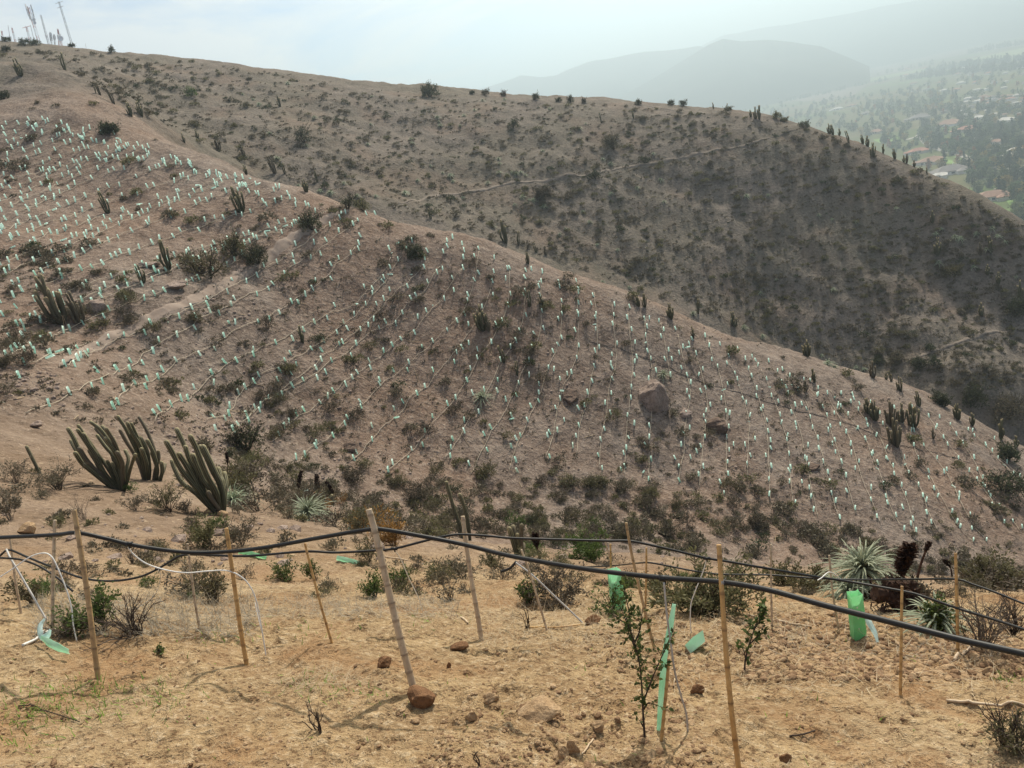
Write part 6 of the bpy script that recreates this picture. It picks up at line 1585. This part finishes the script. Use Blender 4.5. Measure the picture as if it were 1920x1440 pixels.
for u, v, k, s in [(1545,196,2,1.5),(1560,190,2,1.6),(1465,200,2,1.5),(1460,192,5,1.2),(1445,188,2,1.3),(1760,265,1,1.4),(1828,258,1,1.5),(1815,262,2,1.4),(1838,262,1,1.3),(1844,268,2,1.2),(1598,243,3,0.9),(1640,205,4,1.2),(1843,195,4,1.3),(1545,158,2,1.6),(1750,210,3,1.6),(1745,185,3,1.8),(1710,200,2,1.8),(1883,372,5,0.9),(1884,345,0,1.2),(1905,410,6,1.3),(1916,425,6,1.6),(1910,302,1,1.2),(1770,162,2,1.7),(1790,128,2,1.7),(1748,122,2,1.8),(1769,124,2,1.7)]:
    p = vhit(u, v); TR.append(dict(p=p, u=u, v=v, k=k, s=s, d=float(p @ FWD)))
TR.sort(key=lambda t: t['d'] / (TK[t['k']][2] * t['s']))
vis = []
for t in TR:
    q = hit(t['u'], t['v'] - 0.6 * FPX * TK[t['k']][2] * t['s'] / t['d'], 60)
    t['vis'] = q is None
ti, tl = [t for t in TR if t['vis']], Geo()
mslot = ['twig_dark', 'tree_green', 'tree_dark', 'tree_gold', 'tree_rust', 'tree_pale']
items = []
for i, t in enumerate(ti):
    if i < 290:
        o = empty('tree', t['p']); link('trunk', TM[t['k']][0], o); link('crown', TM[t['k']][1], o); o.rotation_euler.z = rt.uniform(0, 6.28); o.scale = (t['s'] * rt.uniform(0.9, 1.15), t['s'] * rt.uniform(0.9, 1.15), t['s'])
        items.append((o, t['u'], t['v'], TK[t['k']][5]))
    else:
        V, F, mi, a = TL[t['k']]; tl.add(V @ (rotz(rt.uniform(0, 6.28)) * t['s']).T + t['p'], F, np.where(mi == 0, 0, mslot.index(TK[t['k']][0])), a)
label_by_marks(items, VM, 'tree', 'trees in the hazy valley')
# far tree belts and hedgerows towards the horizon
def belt(px, n, hs):
    P = [q for q in (vhit(u, v) for u, v in px) if q is not None]
    if len(P) < 2: return
    P = smooth_path(np.array(P), 200)
    for _ in range(n):
        p = P[rt.integers(200)] + np.array([rt.normal() * 12, rt.normal() * 12, 0]); k = int(rt.choice([0, 2, 5, 1])); s = hs * rt.uniform(0.7, 1.3)
        V, F, mi, a = TL[k]; tl.add(V @ (rotz(rt.uniform(0, 6.28)) * s).T + p, F, np.where(mi == 0, 0, mslot.index(TK[k][0])), a)
for px, n, hs in [([(1350,165),(1405,150)], 50, 1.6),([(1425,150),(1445,147)], 12, 1.8),([(1438,146),(1470,140),(1505,133)], 60, 1.9),([(1600,108),(1625,106),(1650,100)], 50, 1.8),([(1500,120),(1560,110),(1600,100)], 60, 1.8),([(1515,122),(1545,116)], 25, 2.2),([(1680,100),(1720,95),(1800,80)], 60, 1.6),([(1475,190),(1540,178),(1625,158),(1660,152)], 70, 0.8),([(1640,142),(1740,122)], 25, 1.0),([(1620,86),(1680,80),(1760,62),(1860,45)], 120, 2.0),([(1820,100),(1925,82)], 50, 1.4),([(1740,136),(1800,126),(1925,112)], 120, 1.2),([(1700,150),(1800,138),(1925,128)], 150, 1.2),([(1480,128),(1560,118),(1640,108)], 40, 1.8),([(1240,190),(1300,172),(1380,158)], 60, 1.8),([(1300,190),(1400,170),(1500,150)], 40, 1.6),([(1850,76),(1925,62)], 60, 1.8)]:
    belt(px, n, hs)
tag(obj('woods', tl, [MAT[k] for k in mslot]), kind='stuff')

# ------------------------------------------------------------------ radio masts on the left skyline
MAT['mast_red'] = plain('mast_red', (0.42, 0.10, 0.09), (0.5, 0.14, 0.12), 2, 0.6)
MAT['mast_white'] = plain('mast_white', (0.70, 0.70, 0.70), (0.8, 0.8, 0.8), 2, 0.6)
MAT['mast_grey'] = plain('mast_grey', (0.28, 0.27, 0.28), (0.38, 0.37, 0.38), 2, 0.6)
MD = 235.0
def mast(u, v, top, label, w=0.9, red=True, gear=(), arms=0, lattice=True):
    b = at(u, v + 6, MD); e = at(*top, MD); ax = e - b; L = float(np.linalg.norm(ax)); q = Vector((0, 0, 1)).rotation_difference(Vector(ax)).to_matrix().to_4x4()
    root = empty('radio_mast', b); root.matrix_world = Matrix.Translation(Vector(b)) @ q
    n = max(3, int(L / 2.2)); cols = [MAT['mast_red'], MAT['mast_white']] if red else [MAT['mast_grey']]
    for k in range(n):
        g = Geo(); z0, z1 = L * k / n, L * (k + 1) / n; f = 1 - 0.35 * k / n
        if lattice:
            c = [np.array([math.cos(a), math.sin(a)]) * w * 0.4 * f for a in (0.3, 2.4, 4.5)]
            for i in range(3):
                j = (i + 1) % 3; g.add(*tube([[*c[i], z0], [*c[i], z1]], 0.055, 4)); m_ = (z0 + z1) / 2
                g.add(*tube([[*c[i], z0], [*c[j], m_]], 0.03, 3)); g.add(*tube([[*c[j], m_], [*c[i], z1]], 0.03, 3))
        else: g.add(*tube([[0, 0, z0], [0, 0, z1]], 0.10 * w, 5))
        obj('mast_section', g, cols[k % len(cols)], root)
    for kind, zf, s in gear:
        g = Geo()
        if kind == 'panel':
            for a in (0.2, 2.3, 4.4): g.add(*box((math.cos(a) * (w * 0.4 + 0.25) * s, math.sin(a) * (w * 0.4 + 0.25) * s, L * zf), (0.3 * s, 0.2 * s, 1.8 * s), a)); g.add(*tube([[0, 0, L * zf], [math.cos(a) * (w * 0.4 + 0.25) * s, math.sin(a) * (w * 0.4 + 0.25) * s, L * zf]], 0.05, 4))
            obj('antenna_panel', g, MAT['mast_white'], root)
        else:
            a = np.linspace(0, 2 * np.pi, 16, endpoint=False); c = np.array([w * 0.5 + s * 0.3, -s * 0.5, L * zf])
            V = np.concatenate([c + np.stack([s * rr * np.cos(a), np.full(16, -dd), s * rr * np.sin(a)], -1) for rr, dd in ((0.05, 0.0), (0.7, 0.08 * s), (1.0, 0.25 * s), (1.0, 0.32 * s), (0.05, 0.15 * s))])
            g.add(V, [[r_ * 16 + k, r_ * 16 + (k + 1) % 16, (r_ + 1) * 16 + (k + 1) % 16, (r_ + 1) * 16 + k] for r_ in range(4) for k in range(16)])
            obj('dish', g, MAT['mast_white'], root)
    for k in range(arms):
        obj('cross_arm', Geo().add(*tube([[-1.2 + 0.2 * k, 0, L * (0.98 - 0.1 * k)], [1.2 - 0.2 * k, 0, L * (0.98 - 0.1 * k)]], 0.07, 4)), cols[0], root)
    return tag(root, label, 'radio mast', 'radio masts on the hilltop')
mast(73, 74, (53, 13), 'tallest red and white lattice mast with stacked antenna panels', 1.1, True, [('panel', 0.95, 1.2), ('panel', 0.82, 1.2), ('panel', 0.70, 1.0), ('dish', 0.60, 0.55), ('dish', 0.52, 0.5)])
mast(136, 82, (110, 3), 'long thin bare mast leaning above the right end of the mast group', 0.8, False, [], 2)
mast(92, 80, (76, 28), 'thin tall mast just right of the tallest lattice mast', 0.7, False, [('panel', 0.3, 0.6)])
mast(57, 74, (49, 50), 'short red mast with a cross bar left of the tallest mast', 0.8, True, [], 1)
mast(30, 78, (22, 52), 'dark red mast left of the cross bar mast', 0.6, True)
mast(21, 78, (15, 48), 'thin grey mast beside the dark red mast', 0.6, False, lattice=False)
mast(7, 78, (3, 58), 'red mast nearest the left frame side', 0.6, True)
mast(65, 74, (57, 47), 'thin grey pole between the cross bar mast and the tallest mast', 0.6, False, lattice=False)
mast(97, 80, (94, 60), 'short mast with panels, left of the antenna cluster', 0.5, False, [('panel', 0.75, 0.7), ('panel', 0.5, 0.7)])
mast(103, 80, (101, 64), 'second short mast of the antenna cluster', 0.5, False, [('panel', 0.7, 0.7)])
mast(111, 80, (108, 54), 'short red mast in the antenna cluster', 0.6, True, [('panel', 0.5, 0.6)])
mast(116, 80, (108, 55), 'mast with a large white dish at the cluster right side', 0.6, True, [('dish', 0.35, 0.8), ('panel', 0.6, 0.7)])
mast(18, 79, (19, 68), 'lowest grey mast near the dark red mast', 0.6, False, [('panel', 0.7, 0.6)])
mast(163, 92, (160, 81), 'small grey frame pole right of the long leaning mast', 0.4, False, lattice=False)
def sub(p, *prs):
    s=open(p).read()
    for a,b in prs:
        if a not in s: print('MISSING',p,a[:60])
        s=s.replace(a,b)
    open(p,'w').write(s)
# ------------------------------------------------------------------ haze
def haze_box():
    g = Geo(); V, F = box((0, 3400, 110), (11000, 8000, 476)); g.add(V, F)
    m = bpy.data.materials.new('haze_air'); m.use_nodes = True
    t = m.node_tree; t.nodes.clear()
    o = t.nodes.new('ShaderNodeOutputMaterial'); p = t.nodes.new('ShaderNodeVolumePrincipled')
    p.inputs['Color'].default_value = (0.70, 0.87, 0.99, 1)
    p.inputs['Density'].default_value = HAZE_D
    p.inputs['Anisotropy'].default_value = 0.55
    t.links.new(p.outputs[0], o.inputs['Volume'])
    h = obj('haze', g, m); tag(h, kind='stuff'); return h
HAZE_D = 0.00052
haze_box()
